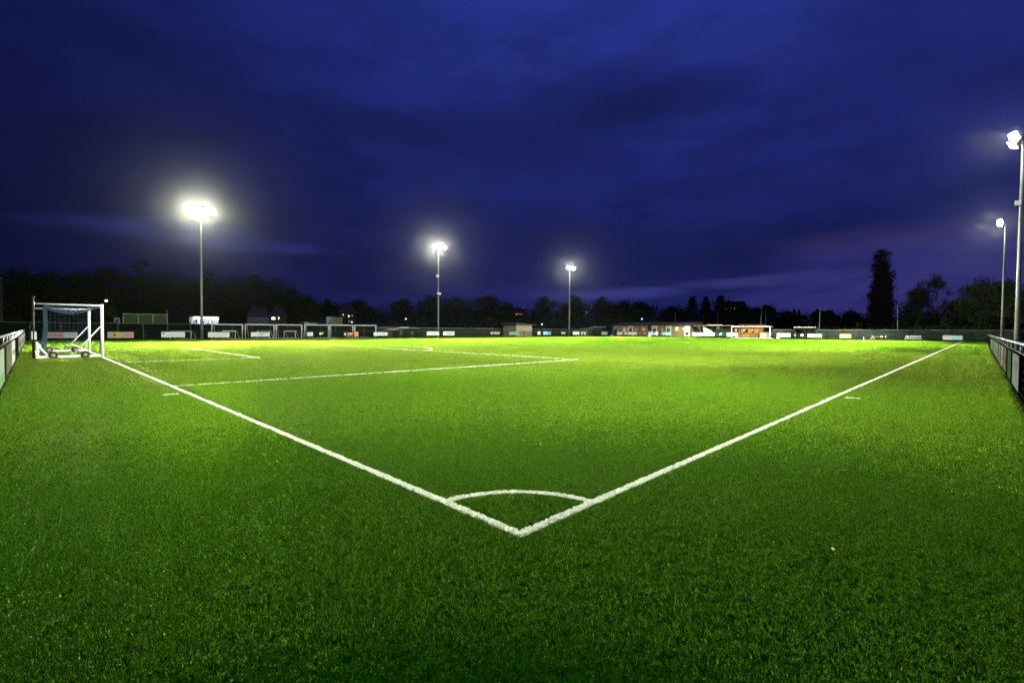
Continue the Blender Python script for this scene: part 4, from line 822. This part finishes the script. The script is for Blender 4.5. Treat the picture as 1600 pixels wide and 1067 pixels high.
# container and store boxes
CP = FARP(92); u0, um, u1 = CP.uz(510, 500)[0], CP.uz(524, 500)[0], CP.uz(535, 500)[0]; zt = CP.uz(522, 495)[1]
t = thing('storage_container', CP.P((u0+u1)/2, 0), 'tall container, half blue grey and half ribbed olive, above the training goals', 'container')
m = MB(); slab(m, CP, u0, um, 0, zt, -4, 0); m.build('smooth_side', mat('blue_grey_side', (.035,.05,.055), .6, var=.25, scale=.8), t)
m = MB(); slab(m, CP, um+.003, u1, 0, zt-.03, -4, -.05)
for i in range(7): a = um+.1+(u1-um-.2)*i/7; slab(m, CP, a, a+.12, 0, zt-.05, -.049, .0)
m.build('ribbed_side', mat('olive_side', (.05,.05,.02), .6, var=.2), t)
m = MB(); m.poly([CP.P(u0+.02,zt-1.6,.004), CP.P(u0+.02,zt-.02,.004), CP.P(um-.5,zt-.02,.004)]); m.build('diagonal_light', mat('pale_light_patch', (.10,.12,.11), .6), t)  # pale triangle paints the diagonal light across this side
CP = FARP(88); u0, u1 = CP.uz(475, 504)[0], CP.uz(483.4, 504)[0]; zt = CP.uz(480, 503.3)[1]
t = thing('storage_box', CP.P((u0+u1)/2, 0), 'low pale box just above the left of the fourth training goal', 'storage box')
m = MB(); slab(m, CP, u0, u1, 0, zt-.08, -2, 0); m.build('body', mat('grey_box', (.12,.13,.11), .6), t); m = MB(); slab(m, CP, u0-.1, u1+.1, zt-.078, zt, -2.1, .1); m.build('lid', mat('pale_lid', (.26,.27,.24), .6), t)
u0, u1 = CP.uz(484, 504)[0], CP.uz(495, 504)[0]
t = thing('storage_box', CP.P((u0+u1)/2, 0), 'low dark green box beside the pale box above the training goals', 'storage box')
m = MB(); slab(m, CP, u0, u1, 0, zt-.08, -2, 0); m.build('body', mat('green_box', (.02,.05,.015), .6), t); m = MB(); slab(m, CP, u0-.1, u1+.1, zt-.078, zt, -2.1, .1); m.build('lid', mat('green_lid', (.04,.09,.03), .6), t)
# petrol station far behind
QP = FARP(135); u0, u1 = QP.uz(778, 500)[0], QP.uz(822, 500)[0]; z1 = QP.uz(800, 497.8)[1]; z0 = QP.uz(800, 500)[1]
t = thing('filling_station', QP.P((u0+u1)/2, 0), 'distant filling station canopy with a red lit edge, left of the beige hut', 'filling station')
m = MB(); slab(m, QP, u0, u1, z0, z1, -8, 0); m.build('canopy', mat('canopy_grey', (.12,.12,.14), .5), t)
part_rect(QP, 791.5, 799.5, 498.3, 499.8, .003, .06, 'lit_edge', glow('red_sign_light', (1.0,.04,.06), 1.1), t)
part_rect(QP, 800.5, 818, 498.4, 499.4, .003, .06, 'pale_edge', glow('dim_grey_light', (.5,.5,.6), .10), t)
for px, lit in ((805, 1), (788, 0), (818, 0)):
    a = QP.uz(px-.9, 504)[0]; b = QP.uz(px+.9, 504)[0]; m = MB(); slab(m, QP, a, b, 0, z0, -1.2, -.4); m.build('pillar', glow('glowing_cream', (1, .92, .66), .75) if lit else STEEL, t)  # one pillar glows by itself to look lit
m = MB(); a = QP.uz(770, 505)[0]; b = QP.uz(799, 505)[0]; slab(m, QP, a, b, 0, QP.uz(785, 503)[1], -14, -8.1); m.build('shop_wall', glow('violet_glow_wall', (.20,.20,.62), .085), t)  # wall glows faintly, its night lighting put into the material
part_rect(QP, 811, 820, 502.6, 503.8, .003, .06, 'price_light', glow('warm_cream', (1,.8,.55), .5), t)
part_rect(QP, 798.5, 801, 508.6, 509.8, .003, .06, 'orange_light', glow('orange_glow', (1,.35,.15), .5), t)
# houses in the dark with lit windows
def house(px0, px1, py_eave, D, label, wallc, wins, ridge=2.4, dim=0):
    a = atd(px0, 500, D); b = atd(px1, 500, D); u = (b-a); u[2] = 0; wd = np.linalg.norm(u); u /= wd; n = np.array((u[1], -u[0], 0))
    if n @ (CAM-a) < 0: n = -n
    ze = atd((px0+px1)/2, py_eave, D)[2]; a[2] = 0
    pl = Plane(a, u, n, 'x', 0)
    t = thing('house', pl.P(wd/2, 0), label, 'house', 'dark houses behind the ground')
    m = MB(); slab(m, pl, 0, wd, 0, ze, -8, 0); m.build('wall', wallc, t)
    m = MB(); k = ridge; m.v += [tuple(pl.P(q, z, d)) for q, z, d in ((-.4,ze,.5),(wd+.4,ze,.5),(wd+.4,ze,-8.5),(-.4,ze,-8.5),(1,ze+k,-4),(wd-1,ze+k,-4))]
    m.f += [(0,1,5,4),(1,2,5),(2,3,4,5),(3,0,4),(3,2,1,0)]; rf = m.build('roof', ROOF, t)
    m = MB(); slab(m, pl, wd*.25, wd*.25+.9, ze+k-.9, ze+k+.6, -4.4, -3.4); m.build('chimney', mat('chimney_brick', (.015,.012,.01), .8), rf)
    for (x0, x1, y0, y1, c_, st) in wins:
        q0 = (atd(x0, 500, D)-a) @ u; q1 = (atd(x1, 500, D)-a) @ u; z1 = atd(x0, y0, D)[2]; z0 = atd(x0, y1, D)[2]
        m = MB(); slab(m, pl, q0-.12, q1+.12, z0-.12, z1+.12, .003, .05); f = m.build('window_frame', mat('dim_window_frame', (.03,.03,.03), .6), t)
        m = MB(); slab(m, pl, q0, q1, z0, z1, .052, .07); m.build('pane', glow('window_%.2f_%.2f_%.2f_%.2f' % (*c_, st), c_, st) if st else BLACK, f)
DKWALL = mat('pale_render_in_dark', (.05,.052,.075), .9, var=.3)
DKWALL2 = mat('dull_brick', (.02,.016,.016), .9, var=.3)
WARM, WHT = (1.0,.86,.6), (1.0,.95,.85)
house(386, 421, 495.5, 128, 'pale rendered house with no lights behind the second training goal', DKWALL, [(392,396,497,500,WARM,0),(404,408,497,500,WARM,0),(413,416,497,500,WARM,0)])
house(422, 448, 494, 132, 'house with one wide and one narrow bright window behind the third training goal', DKWALL2, [(424.4,430,495.6,499.2,WHT,2.2),(434.6,436.4,495.4,498.8,WHT,1.6)])
house(530, 556, 488.5, 150, 'dark house with several small scattered lit windows right of the tall container', DKWALL2, [(535.6,537,490.4,493,WARM,.6),(544,545.8,492.4,495.6,WARM,1.4),(549,551,492.6,493.6,WARM,.35),(544.6,546,501.4,502.6,WARM,.4),(548.6,551,502,504.4,WHT,1.6)])
house(800, 822, 487.6, 210, 'dark house with a row of warm orange lights above the filling station', DKWALL2, [(806,807.6,489.6,491.6,(1,.6,.35),1.6),(808.6,816.5,490,491.4,(1,.42,.22),1.3),(808,809.4,487.0,487.8,WARM,.6),(811.4,812.6,487.0,487.8,WARM,.6)], ridge=2)
house(1128, 1166, 479.4, 260, 'large hilltop house with four small white windows, left of the far goal', DKWALL2, [(1133.4,1134.8,481,483.2,WARM,.7),(1142,1144,481.2,483.4,WHT,1.7),(1146.8,1148.4,481.4,483.2,WARM,.6),(1150,1152.4,481.8,484.8,WHT,1.9)], ridge=3)
# street lamps
def street_lamp(px, py, D, label, r, c_, st, col=(.9,.95,1.0)):
    p = atd(px, py, D); t = thing('street_lamp', (p[0],p[1],0), label, 'street lamp', 'distant street lamps')
    m = MB(); m.tube([(p[0]+.8,p[1],0),(p[0]+.8,p[1],p[2]+.3),(p[0],p[1],p[2]+r+.05)], .07, 6); m.build('column', DKGREEN, t)
    m = MB(); m.ball(p, r, 10, 8, (1,1,.8)); m.build('lantern', glow('lantern_%s' % c_, col, st), t)
street_lamp(166, 470, 92, 'bright lamp above the crossbar end of the wheeled goal, lighting leaves', .17, 'bright', 5, (1,.97,.9))
street_lamp(634, 498.3, 150, 'lone white lamp in the dark above the dugouts', .22, 'white', 3)
street_lamp(765.4, 498.6, 160, 'dim reddish lamp left of the filling station', .3, 'red', .5, (1,.35,.2))
street_lamp(817.2, 481.3, 230, 'faint lamp high above the orange house lights', .2, 'faint', .8)
street_lamp(846.6, 506.6, 120, 'small white lamp low to the right of the beige hut', .16, 'white', 3)
street_lamp(916.6, 487.6, 190, 'warm yellow lamp on the dark hill right of the third far mast', .4, 'amber', .45, (1,.85,.5))
street_lamp(1003, 498.3, 150, 'white lamp just above the pavilion roof', .2, 'white', 3)
street_lamp(1158.8, 477.2, 265, 'tiny lamp above the hilltop house roof', .3, 'faint2', 1.0)
# slim poles at the far end
def slim_pole(px0, py0, px1, py1, D, label, col, r=.05):
    b = atd(px0, py0, D); a = atd(px1, py1, D); b[2] = 0
    t = thing('ball_net_pole', b, label, 'pole', 'slim poles at the far end')
    m = MB(); m.tube([b, a], r, 8, r*.7); m.build('shaft', col, t, True); m = MB(); m.ball(a, r*1.3, 8, 6); m.build('cap', col, t)
PG = mat('pale_grey_pole', (.16,.20,.17), .5, .2, var=.2); PD = mat('dim_pole', (.05,.055,.055), .6)
slim_pole(1402.3, 530, 1402.6, 475.5, 112, 'upright slim pole right of the poplar', PG, .06)
slim_pole(1279.4, 517, 1281.5, 481, 118, 'slightly leaning pole right of the lettered dugout', mat('teal_pole', (.08,.15,.13), .5), .07)
slim_pole(1187.4, 508, 1190.4, 480.5, 125, 'leaning grey pole above the right of the far goal', PG, .06)
slim_pole(1197, 508, 1196.3, 482, 125, 'faint upright pole next to the leaning one above the far goal', PD, .05)
slim_pole(1055.4, 506, 1055.2, 488.5, 130, 'faint pole above the pavilion roof', PD, .07)
slim_pole(1121.6, 508, 1121.4, 488.5, 130, 'faint pole above the covered stand', PD, .07)
# ball stop net at left edge
p = onx(2.2, 520, -6.2)
t = thing('ball_stop_post', (p[0],p[1],0), 'dark green lattice post at the left edge of the picture', 'post')
z1 = onx(2.2, 438, -6.2)[2]; rr = .14
m = MB()
for dx, dy in ((-rr,-rr),(rr,-rr),(rr,rr),(-rr,rr)): m.tube([(p[0]+dx,p[1]+dy,0),(p[0]+dx,p[1]+dy,z1)], .03, 6)
m.build('upright', mat('pale_green_steel', (.10,.14,.09), .5), t)
m = MB(); k = int(z1/.28)
for i in range(k):
    za, zb = i*z1/k, (i+1)*z1/k
    for (a, b) in (((-rr,-rr),(rr,-rr)),((rr,-rr),(rr,rr)),((rr,rr),(-rr,rr)),((-rr,rr),(-rr,-rr))):
        m.tube([(p[0]+a[0],p[1]+a[1],za),(p[0]+b[0],p[1]+b[1],zb)], .012, 4)
m.build('lattice', MATS['pale_green_steel'], t); m = MB(); m.ball((p[0],p[1],z1+.1), .16); m.build('cap', STEEL, t)
# small things lying about
def lump(px, py, X, label, name, cat, c_, sz):
    p = onx(px, py, X); m = MB(); x, y = p[0], p[1]
    m.hexa([(x-sz,y-sz,.02),(x+sz,y-sz,.02),(x+sz,y+sz,.02),(x-sz,y+sz,.02),(x-sz*.6,y-sz*.8,sz*1.6),(x+sz*.8,y-sz*.6,sz*1.9),(x+sz*.7,y+sz*.8,sz*1.7),(x-sz*.8,y+sz*.6,sz*1.5)])
    o = m.build(name, colm(c_), bevel=sz*.3); tag(o, label, cat)
lump(955.5, 523, PL+2.4, 'small crumpled white bag on the turf left of the pavilion', 'bag', 'bag', (.5,.52,.42), .3)
lump(1014.8, 523, PL+2.4, 'small white box on the turf below the zigzag banner', 'box', 'box', (.66,.68,.6), .32)
lump(1215.5, 527, PL+1.6, 'white bag beside the right post of the far goal', 'bag', 'bag', (.6,.62,.56), .28)
def corner_post(px, X, label, c_, h=.6, r=.05):
    p = onx(px, 528, X); t = thing('marker_post', (p[0],p[1],0), label, 'marker post', 'short marker posts along the far end')
    m = MB(); m.tube([(p[0],p[1],0),(p[0],p[1],h)], r, 8, r*.8); m.build('stick', colm(c_), t); m = MB(); m.disc((p[0],p[1],.02), (0,0,1), r*2.4, .04, 10); m.build('foot', BLACK, t)
corner_post(967, PL+2, 'short yellow post below the left white pavilion board', (.5,.36,.02))
corner_post(1086.6, PL+2, 'short yellow post below the blank white board right of the pavilion', (.55,.38,.02))
corner_post(1349.5, PL+2, 'short white post left of the gold drawing board', (.6,.62,.55))
# straw-coloured leaf on the near turf
d = ray(1302, 858); p = CAM+d*((.03-CH)/d[2]); m = MB(); q = .016
m.v += [(p[0]+a*q,p[1]+b*q,.03+c*q) for a, b, c in ((-1.4,-.2,0),(-.4,-.7,.3),(.8,-.5,.2),(1.5,.1,.0),(.7,.6,.4),(-.5,.6,.35),(0,0,.55))]; m.f += [(0,1,6),(1,2,6),(2,3,6),(3,4,6),(4,5,6),(5,0,6)]
o = m.build('fallen_leaf', mat('straw_leaf', (.62,.38,.16), .6, scale=60)); tag(o, 'small straw coloured leaf lying on the turf in the right foreground', 'leaf')
# ------------------------------------------------------------------ trees
FOL = mat('dark_foliage', (.022,.034,.012), .8, var=.5, scale=.5)
FOL2 = mat('poplar_foliage', (.03,.042,.018), .8, var=.5, scale=.6)
BARK = mat('bark', (.035,.03,.024), .9, var=.4, scale=2, bump=.4)
for m_ in (FOL, FOL2, BARK):                                     # leaves and bark at night: matt, no sheen
    nt = m_.node_tree; b = nt.nodes['Principled BSDF']; df = nt.nodes.new('ShaderNodeBsdfDiffuse')
    nt.links.new(b.inputs['Base Color'].links[0].from_socket, df.inputs['Color'])
    nt.links.new(df.outputs[0], nt.nodes['Material Output'].inputs['Surface']); nt.nodes.remove(b)
def leaf_cloud(clumps, per, ls, r, gap=.0):
    """clumps: list of (centre, radii) in metres; leaf quads scattered through each clump, denser towards its skin"""
    V = []; 
    for c, rad in clumps:
        n = int(per*(.7+.6*r.random()))
        d = r.normal(size=(n,3)); d /= np.linalg.norm(d, axis=1)[:,None]
        q = d*(r.random((n,1))**.40)*np.array(rad)*(1+.16*r.normal(size=(n,1)))+np.array(c)
        a = r.normal(size=(n,3)); a /= np.linalg.norm(a, axis=1)[:,None]; b = np.cross(a, r.normal(size=(n,3))); b /= np.linalg.norm(b, axis=1)[:,None]
        s = ls*(.55+.9*r.random((n,1))); a *= s; b *= s*.6
        V.append(np.stack([q-a, q-b*.9, q+a, q+b], 1))
    V = np.concatenate(V); n = len(V); return V.reshape(-1, 3), n
def quad_mesh(name, V, n, material, parent):
    me = bpy.data.meshes.new(name); me.vertices.add(4*n); me.vertices.foreach_set('co', V.astype(np.float32).ravel())
    me.loops.add(4*n); me.loops.foreach_set('vertex_index', np.arange(4*n, dtype=np.int32)); me.polygons.add(n)
    me.polygons.foreach_set('loop_start', np.arange(0, 4*n, 4, dtype=np.int32)); me.update(); me.validate(); me.materials.append(material)
    ob = bpy.data.objects.new(name, me); COL.objects.link(ob)
    if parent is not None: ob.parent = parent
    return ob
def tree(px, topy, hw, D, kind, label, seed, group='trees behind the ground', cat='tree'):
    r = np.random.default_rng(seed); top = atd(px, topy, D); h = top[2]; base = np.array((top[0], top[1], 0))
    rad = hw*D*math.hypot(*(ray(px,520)[:2]))**-1/FPX*1.0
    rad = hw*(D/math.hypot(*(ray(px,520)[:2])))/FPX
    t = thing({'pine':'pine_tree','conifer':'conifer_tree','poplar':'poplar_tree','bare':'bare_tree'}.get(kind, 'tree'), base, label, cat, group)
    rad *= 1.2 if kind == 'round' else 1.0
    m = MB(); ls = max(.12, D*.0015); cl = []; per = 260
    tr = max(.2, h*.022)
    if kind == 'round':
        k = 15; ch = h*.70
        for i in range(k):
            a = i*2.4+r.random(); f = .62*math.sqrt((i+.5)/k); zz = h-ch*.5+ch*.42*(1-2*r.random())*(1-f*.7)
            cl.append(((rad*f*math.cos(a)*1.15, rad*f*math.sin(a)*1.15, zz), (rad*(.34+.14*r.random()), rad*(.34+.14*r.random()), ch*(.13+.07*r.random()))))
        cl.append(((rad*.1*r.normal(), 0, h-ch*.17), (rad*.42, rad*.42, ch*.16)))
        cl.append(((0,0,h*.58), (rad*.75, rad*.75, h*.22))); cl.append(((0,0,h*.34), (rad*.7, rad*.7, h*.2)))
        m.tube([(0,0,-.3),(.1,0,h*.3),(.0,.1,h*.75)], tr, 8, tr*.3)
        for i in range(6): a = i*1.05; m.tube([(0,0,h*.32),(rad*.35*math.cos(a),rad*.35*math.sin(a),h*.55),(rad*.6*math.cos(a),rad*.6*math.sin(a),h*.68)], tr*.4, 6, tr*.1)
    elif kind == 'pine':
        per = 110
        for i in range(8):
            a = i*2.4; z = h*(1-.05-.42*i/8*(.8+.4*r.random())); q = rad*(.25+.55*r.random())
            cl.append(((q*math.cos(a), q*math.sin(a), z), (rad*.5, rad*.5, h*.035)))
            m.tube([(0,0,z-h*.05),(q*math.cos(a),q*math.sin(a),z)], tr*.3, 5, tr*.1)
        cl.append(((rad*.2,0,h*.97), (rad*.55, rad*.5, h*.03)))
        m.tube([(0,0,-.3),(.2,0,h*.5),(0,.2,h*.97)], tr*.9, 8, tr*.3)
    elif kind == 'conifer':
        for i in range(11):
            f = (i+.4)/11; q = rad*(.2+1.3*f*(.75+.5*r.random()))
            for j in range(4): a = j*1.57+i; cl.append(((q*.5*math.cos(a), q*.5*math.sin(a), h*(1-.02-.82*f)), (q*.5*(.8+.4*r.random()), q*.5, h*.05)))
        per = 55; m.tube([(0,0,-.3),(0,0,h*.97)], tr*.8, 8, tr*.1)
    elif kind == 'poplar':
        per = 620; rad *= 1.36
        for (ox, top_, w_) in ((.12, 1.0, .56), (-.70, .84, .44), (.66, .78, .42), (-.2, .8, .5), (.35,.70,.5), (-.75,.55,.42), (.8,.5,.38)):
            n_ = 8
            for i in range(n_):
                f = i/(n_-1); z = h*(top_-.04-f*(top_-.16)); q = rad*w_*(.45+.75*math.sin(min(1, f*1.2+.32)*1.57))
                a = r.random()*6.28; cl.append(((ox*rad+q*.15*math.cos(a), q*.2*math.sin(a), z), (q*(.8+.3*r.random()), q*.9, h*top_*.085)))
        m.tube([(0,0,-.3),(0,0,h*.9)], tr*.9, 8, tr*.15)
        for ox in (-.5, .55): m.tube([(0,0,h*.12),(ox*rad*.8,0,h*.28),(ox*rad,0,h*.52)], tr*.4, 6, tr*.1)
    elif kind == 'bare':
        def limb(p, d, L_, rr, dep):
            p = np.array(p); pts = [p]
            for s in range(3):
                d = d+r.normal(size=3)*.13; d[2] += .03; d /= np.linalg.norm(d); p = p+d*L_/3; pts.append(p)
            m.tube(pts, max(rr,.04), 6 if dep > 2 else 4, max(rr*.55,.03), cap=False)
            if dep == 0:
                cl.append((tuple(p), (.75,.75,.6))); return
            for _ in range(3 if dep > 1 else 3):
                q = r.normal(size=3); q -= d*(q @ d); q /= np.linalg.norm(q); nd = d*.75+q*(.55+.25*r.random()); nd[2] = max(nd[2], -.15)
                limb(pts[-1] if r.random() < .7 else pts[-2], nd/np.linalg.norm(nd), L_*(.66+.14*r.random()), rr*.55, dep-1)
        limb((0,0,-.3), np.array((0.,0,1)), h*.32, tr*.9, 6)
        zz = max(v[2] for v in m.v); xx = np.percentile(np.hypot([v[0] for v in m.v], [v[1] for v in m.v]), 99)
        m.v = [(v[0]*rad/xx, v[1]*rad/xx, v[2]*h/zz) for v in m.v]
        cl = [((c[0]*rad/xx, c[1]*rad/xx, c[2]*h/zz), q) for c, q in cl]; per = 9; ls = .11
    elif kind == 'shrub':
        for i in range(9):
            a = r.random()*6.28; f = .6*r.random(); cl.append(((rad*f*math.cos(a), rad*f*math.sin(a), h*(.3+.45*r.random())), (rad*.45, rad*.45, h*.28)))
        m.tube([(0,0,-.1),(0,0,h*.5)], .12, 6, .05)
    o = np.array(t.location); m.v = [tuple(np.array(v)+o) for v in m.v]
    m.build('trunk', BARK, t, True)
    V, n = leaf_cloud(cl, per, ls, r); quad_mesh('crown', V, n, FOL2 if kind == 'poplar' else FOL, t)
    return t
TREES = [
 (27,415,34,150,'round','broad dark crown at the left end of the wooded skyline'),
 (82,421,26,152,'round','flat topped dark tree second from the left edge of the wood'),
 (128,420,24,150,'round','low rounded tree left of the broad dome on the wooded skyline'),
 (175,413.5,26,150,'round','broad dome shaped tree left of the tall pine'),
 (215.5,406,13,150,'pine','tall layered pine standing above the wood on the left'),
 (253,418,28,148,'round','peaked round tree right of the tall pine'),
 (290,432,22,146,'round','lower rounded tree just left of the nearest far mast'),
 (324,420,16,142,'round','tall loose crown just right of the nearest far mast'),
 (364,428,19,140,'round','round tree left of the twin crowned tree'),
 (396,426.5,21,140,'round','wide twin crowned tree over the second training goal'),
 (440,433,32,140,'round','big tree at the right shoulder of the wood where the skyline drops'),
 (478,460,20,135,'round','smaller tree on the descending slope of the skyline'),
 (511,466.5,13,165,'round','small round tree above the tall container'),
 (560,466,26,165,'round','wide low tree above the last training goals'),
 (629,466,15,165,'round','small round crown left of the mast with camera boxes'),
 (672,460.5,20,165,'round','tree directly behind the mast with camera boxes'),
 (713,461,26,165,'round','wide tree right of the mast with camera boxes'),
 (763,459.5,19,165,'round','largest dome of the middle skyline'),
 (790,470,11,170,'round','small tree at the right foot of the largest middle dome'),
 (850,462,17,170,'round','isolated round tree with sky on both sides'),
 (898,460.5,20,168,'round','round tree just right of the third far mast'),
 (943,462,16,170,'round','tree crown above the dark teal dugout'),
 (975,468,18,170,'round','low tree above the left end of the pavilion'),
 (1001,470,22,172,'round','wide sloping tree above the middle of the pavilion'),
 (1048,478,18,180,'round','lowest tree above the right of the pavilion'),
 (1082,463.5,17,175,'conifer','leftmost spiky conifer above the covered stand'),
 (1103,463.5,16,175,'conifer','middle spiky conifer above the covered stand'),
 (1126,461.5,19,175,'conifer','tallest spiky conifer, at the right of the spiky group'),
 (1163,476,17,180,'round','rounded tree beside the hilltop house'),
 (1199,475.5,18,180,'round','round tree above the far goal'),
 (1232,487,22,190,'round','very low tree right of the far goal'),
 (1241,483.5,4.5,170,'conifer','left one of two small cypresses'),
 (1248.6,484.5,4.5,170,'conifer','right one of two small cypresses'),
 (1279,482,9,180,'round','small tree behind the leaning teal pole'),
 (1296,484,12,180,'round','small rounded tree left of the bushes before the poplar'),
 (1330,484.5,14,160,'round','low pointed tree left of the poplar'),
 (1378.5,394.5,20,150,'poplar','tall lone poplar with two lower side spires'),
 (1432,447,33,132,'bare','thinly leaved dark tree right of the poplar'),
 (1469,429,42,130,'bare','spreading bare branched tree with sky showing through'),
 (1420,470,24,134,'shrub','dense low bush at the foot of the bare trees'),
 (1502,464,20,126,'round','bushy tree between the bare tree and the right edge'),
 (1533,430.5,26,115,'round','dark tree left of the smaller right mast'),
 (1572,435,28,112,'round','broad dark tree behind the two right masts'),
 (1618,437,34,108,'round','dark tree at the right picture edge'),
]
for i, (px, ty, hw, D, kind, lb) in enumerate(TREES): tree(px, ty, hw, D, kind, lb, 100+i)
# lit twigs around the lamp behind the wheeled goal
tree(171, 474, 8, 91, 'shrub', 'leafy sapling lit by the lamp behind the wheeled goal', 991)
# the wood behind: one unbroken mass of foliage under the skyline
SKY = [(-60,432),(0,428),(60,432),(120,430),(180,428),(240,432),(300,446),(340,444),(400,440),(450,446),(490,470),(540,473),(600,477),(660,468),(720,467),(780,470),(810,480),(860,470),(920,469),(980,474),(1045,480),(1072,470),(1135,468),(1152,481),(1210,484),(1280,489),(1340,489),(1400,492),(1460,484),(1510,474),(1560,452),(1640,450)]
def woodland():
    r = np.random.default_rng(5); cl = []
    for (xa, ya), (xb, yb) in zip(SKY[:-1], SKY[1:]):
        n = 5
        for i in range(n):
            for row, (D, drop) in enumerate(((172, 0), (158, 14), (146, 30))):
                if xa > 1400: D -= 14
                px = xa+(xb-xa)*(i+r.random())/n; py = min(ya+(yb-ya)*i/n+drop+r.normal()*3, 512)
                p = atd(px, py, D); rz = max(1.2, p[2]*.32); cl.append(((p[0],p[1],max(p[2]-rz, rz*.6)), (3.6,3.6,rz)))
                if p[2] > 8: cl.append(((p[0],p[1],p[2]*.35), (4,4,p[2]*.3)))
    V, n = leaf_cloud(cl, 190, .30, r); o = quad_mesh('woodland', V, n, FOL, None); o['kind'] = 'stuff'
woodland()
def hedge(pa, pb, D0, D1, h, label, seed):
    r = np.random.default_rng(seed); a = atd(pa, 510, D0); b = atd(pb, 510, D1); L_ = np.linalg.norm((b-a)[:2]); n = int(L_/1.1); cl = []
    t = thing('hedge', ((a+b)/2)*np.array((1,1,0)), label, 'hedge'); o = np.array(t.location)
    for i in range(n):
        p = a+(b-a)*(i+.5)/n; cl.append(((p[0]-o[0],p[1]-o[1],h*.5*(1+.12*r.normal())), (.9,.9,h*.5)))
    V, k = leaf_cloud(cl, 90, .16, r); quad_mesh('foliage', V, k, FOL, t)
    m = MB()
    for i in range(0, n, 2): p = a+(b-a)*(i+.5)/n; m.tube([(p[0],p[1],-.1),(p[0],p[1],h*.6)], .04, 5)
    m.build('stems', BARK, t)
hedge(1260, 1560, 125, 112, 3.0, 'dark hedge behind the grey green fence at the far right', 3)
hedge(140, 660, 95, 118, 2.6, 'dark hedge behind the boarded fence and the training goals', 4)

# ------------------------------------------------------------------ thin haze added for the glow round the lamps
def haze():
    m = bpy.data.materials.new('lamp_glow_haze'); m.use_nodes = True; nt = m.node_tree
    nt.nodes.remove(nt.nodes['Principled BSDF'])
    v = nt.nodes.new('ShaderNodeVolumePrincipled'); v.inputs['Color'].default_value = (.86, .92, .9, 1); v.inputs['Density'].default_value = HAZE
    v.inputs['Anisotropy'].default_value = HAZE_G
    nt.links.new(v.outputs[0], nt.nodes['Material Output'].inputs['Volume'])
    b = MB(); b.box((-540,-540,-1.1),(740,740,45)); o = b.build('haze', m); o['kind'] = 'stuff'
if HAZE > 0: haze()
# ------------------------------------------------------------------ render settings
S.view_settings.view_transform = 'Standard'; S.view_settings.look = 'None'; S.view_settings.gamma = 1.0; S.view_settings.exposure = 0.0
S.cycles.use_denoising = True
S.cycles.max_bounces = 5; S.cycles.diffuse_bounces = 3; S.cycles.glossy_bounces = 2; S.cycles.transmission_bounces = 3; S.cycles.transparent_max_bounces = 6
S.cycles.sample_clamp_indirect = 4.0; S.cycles.caustics_reflective = False; S.cycles.caustics_refractive = False
S.cycles.use_adaptive_sampling = False
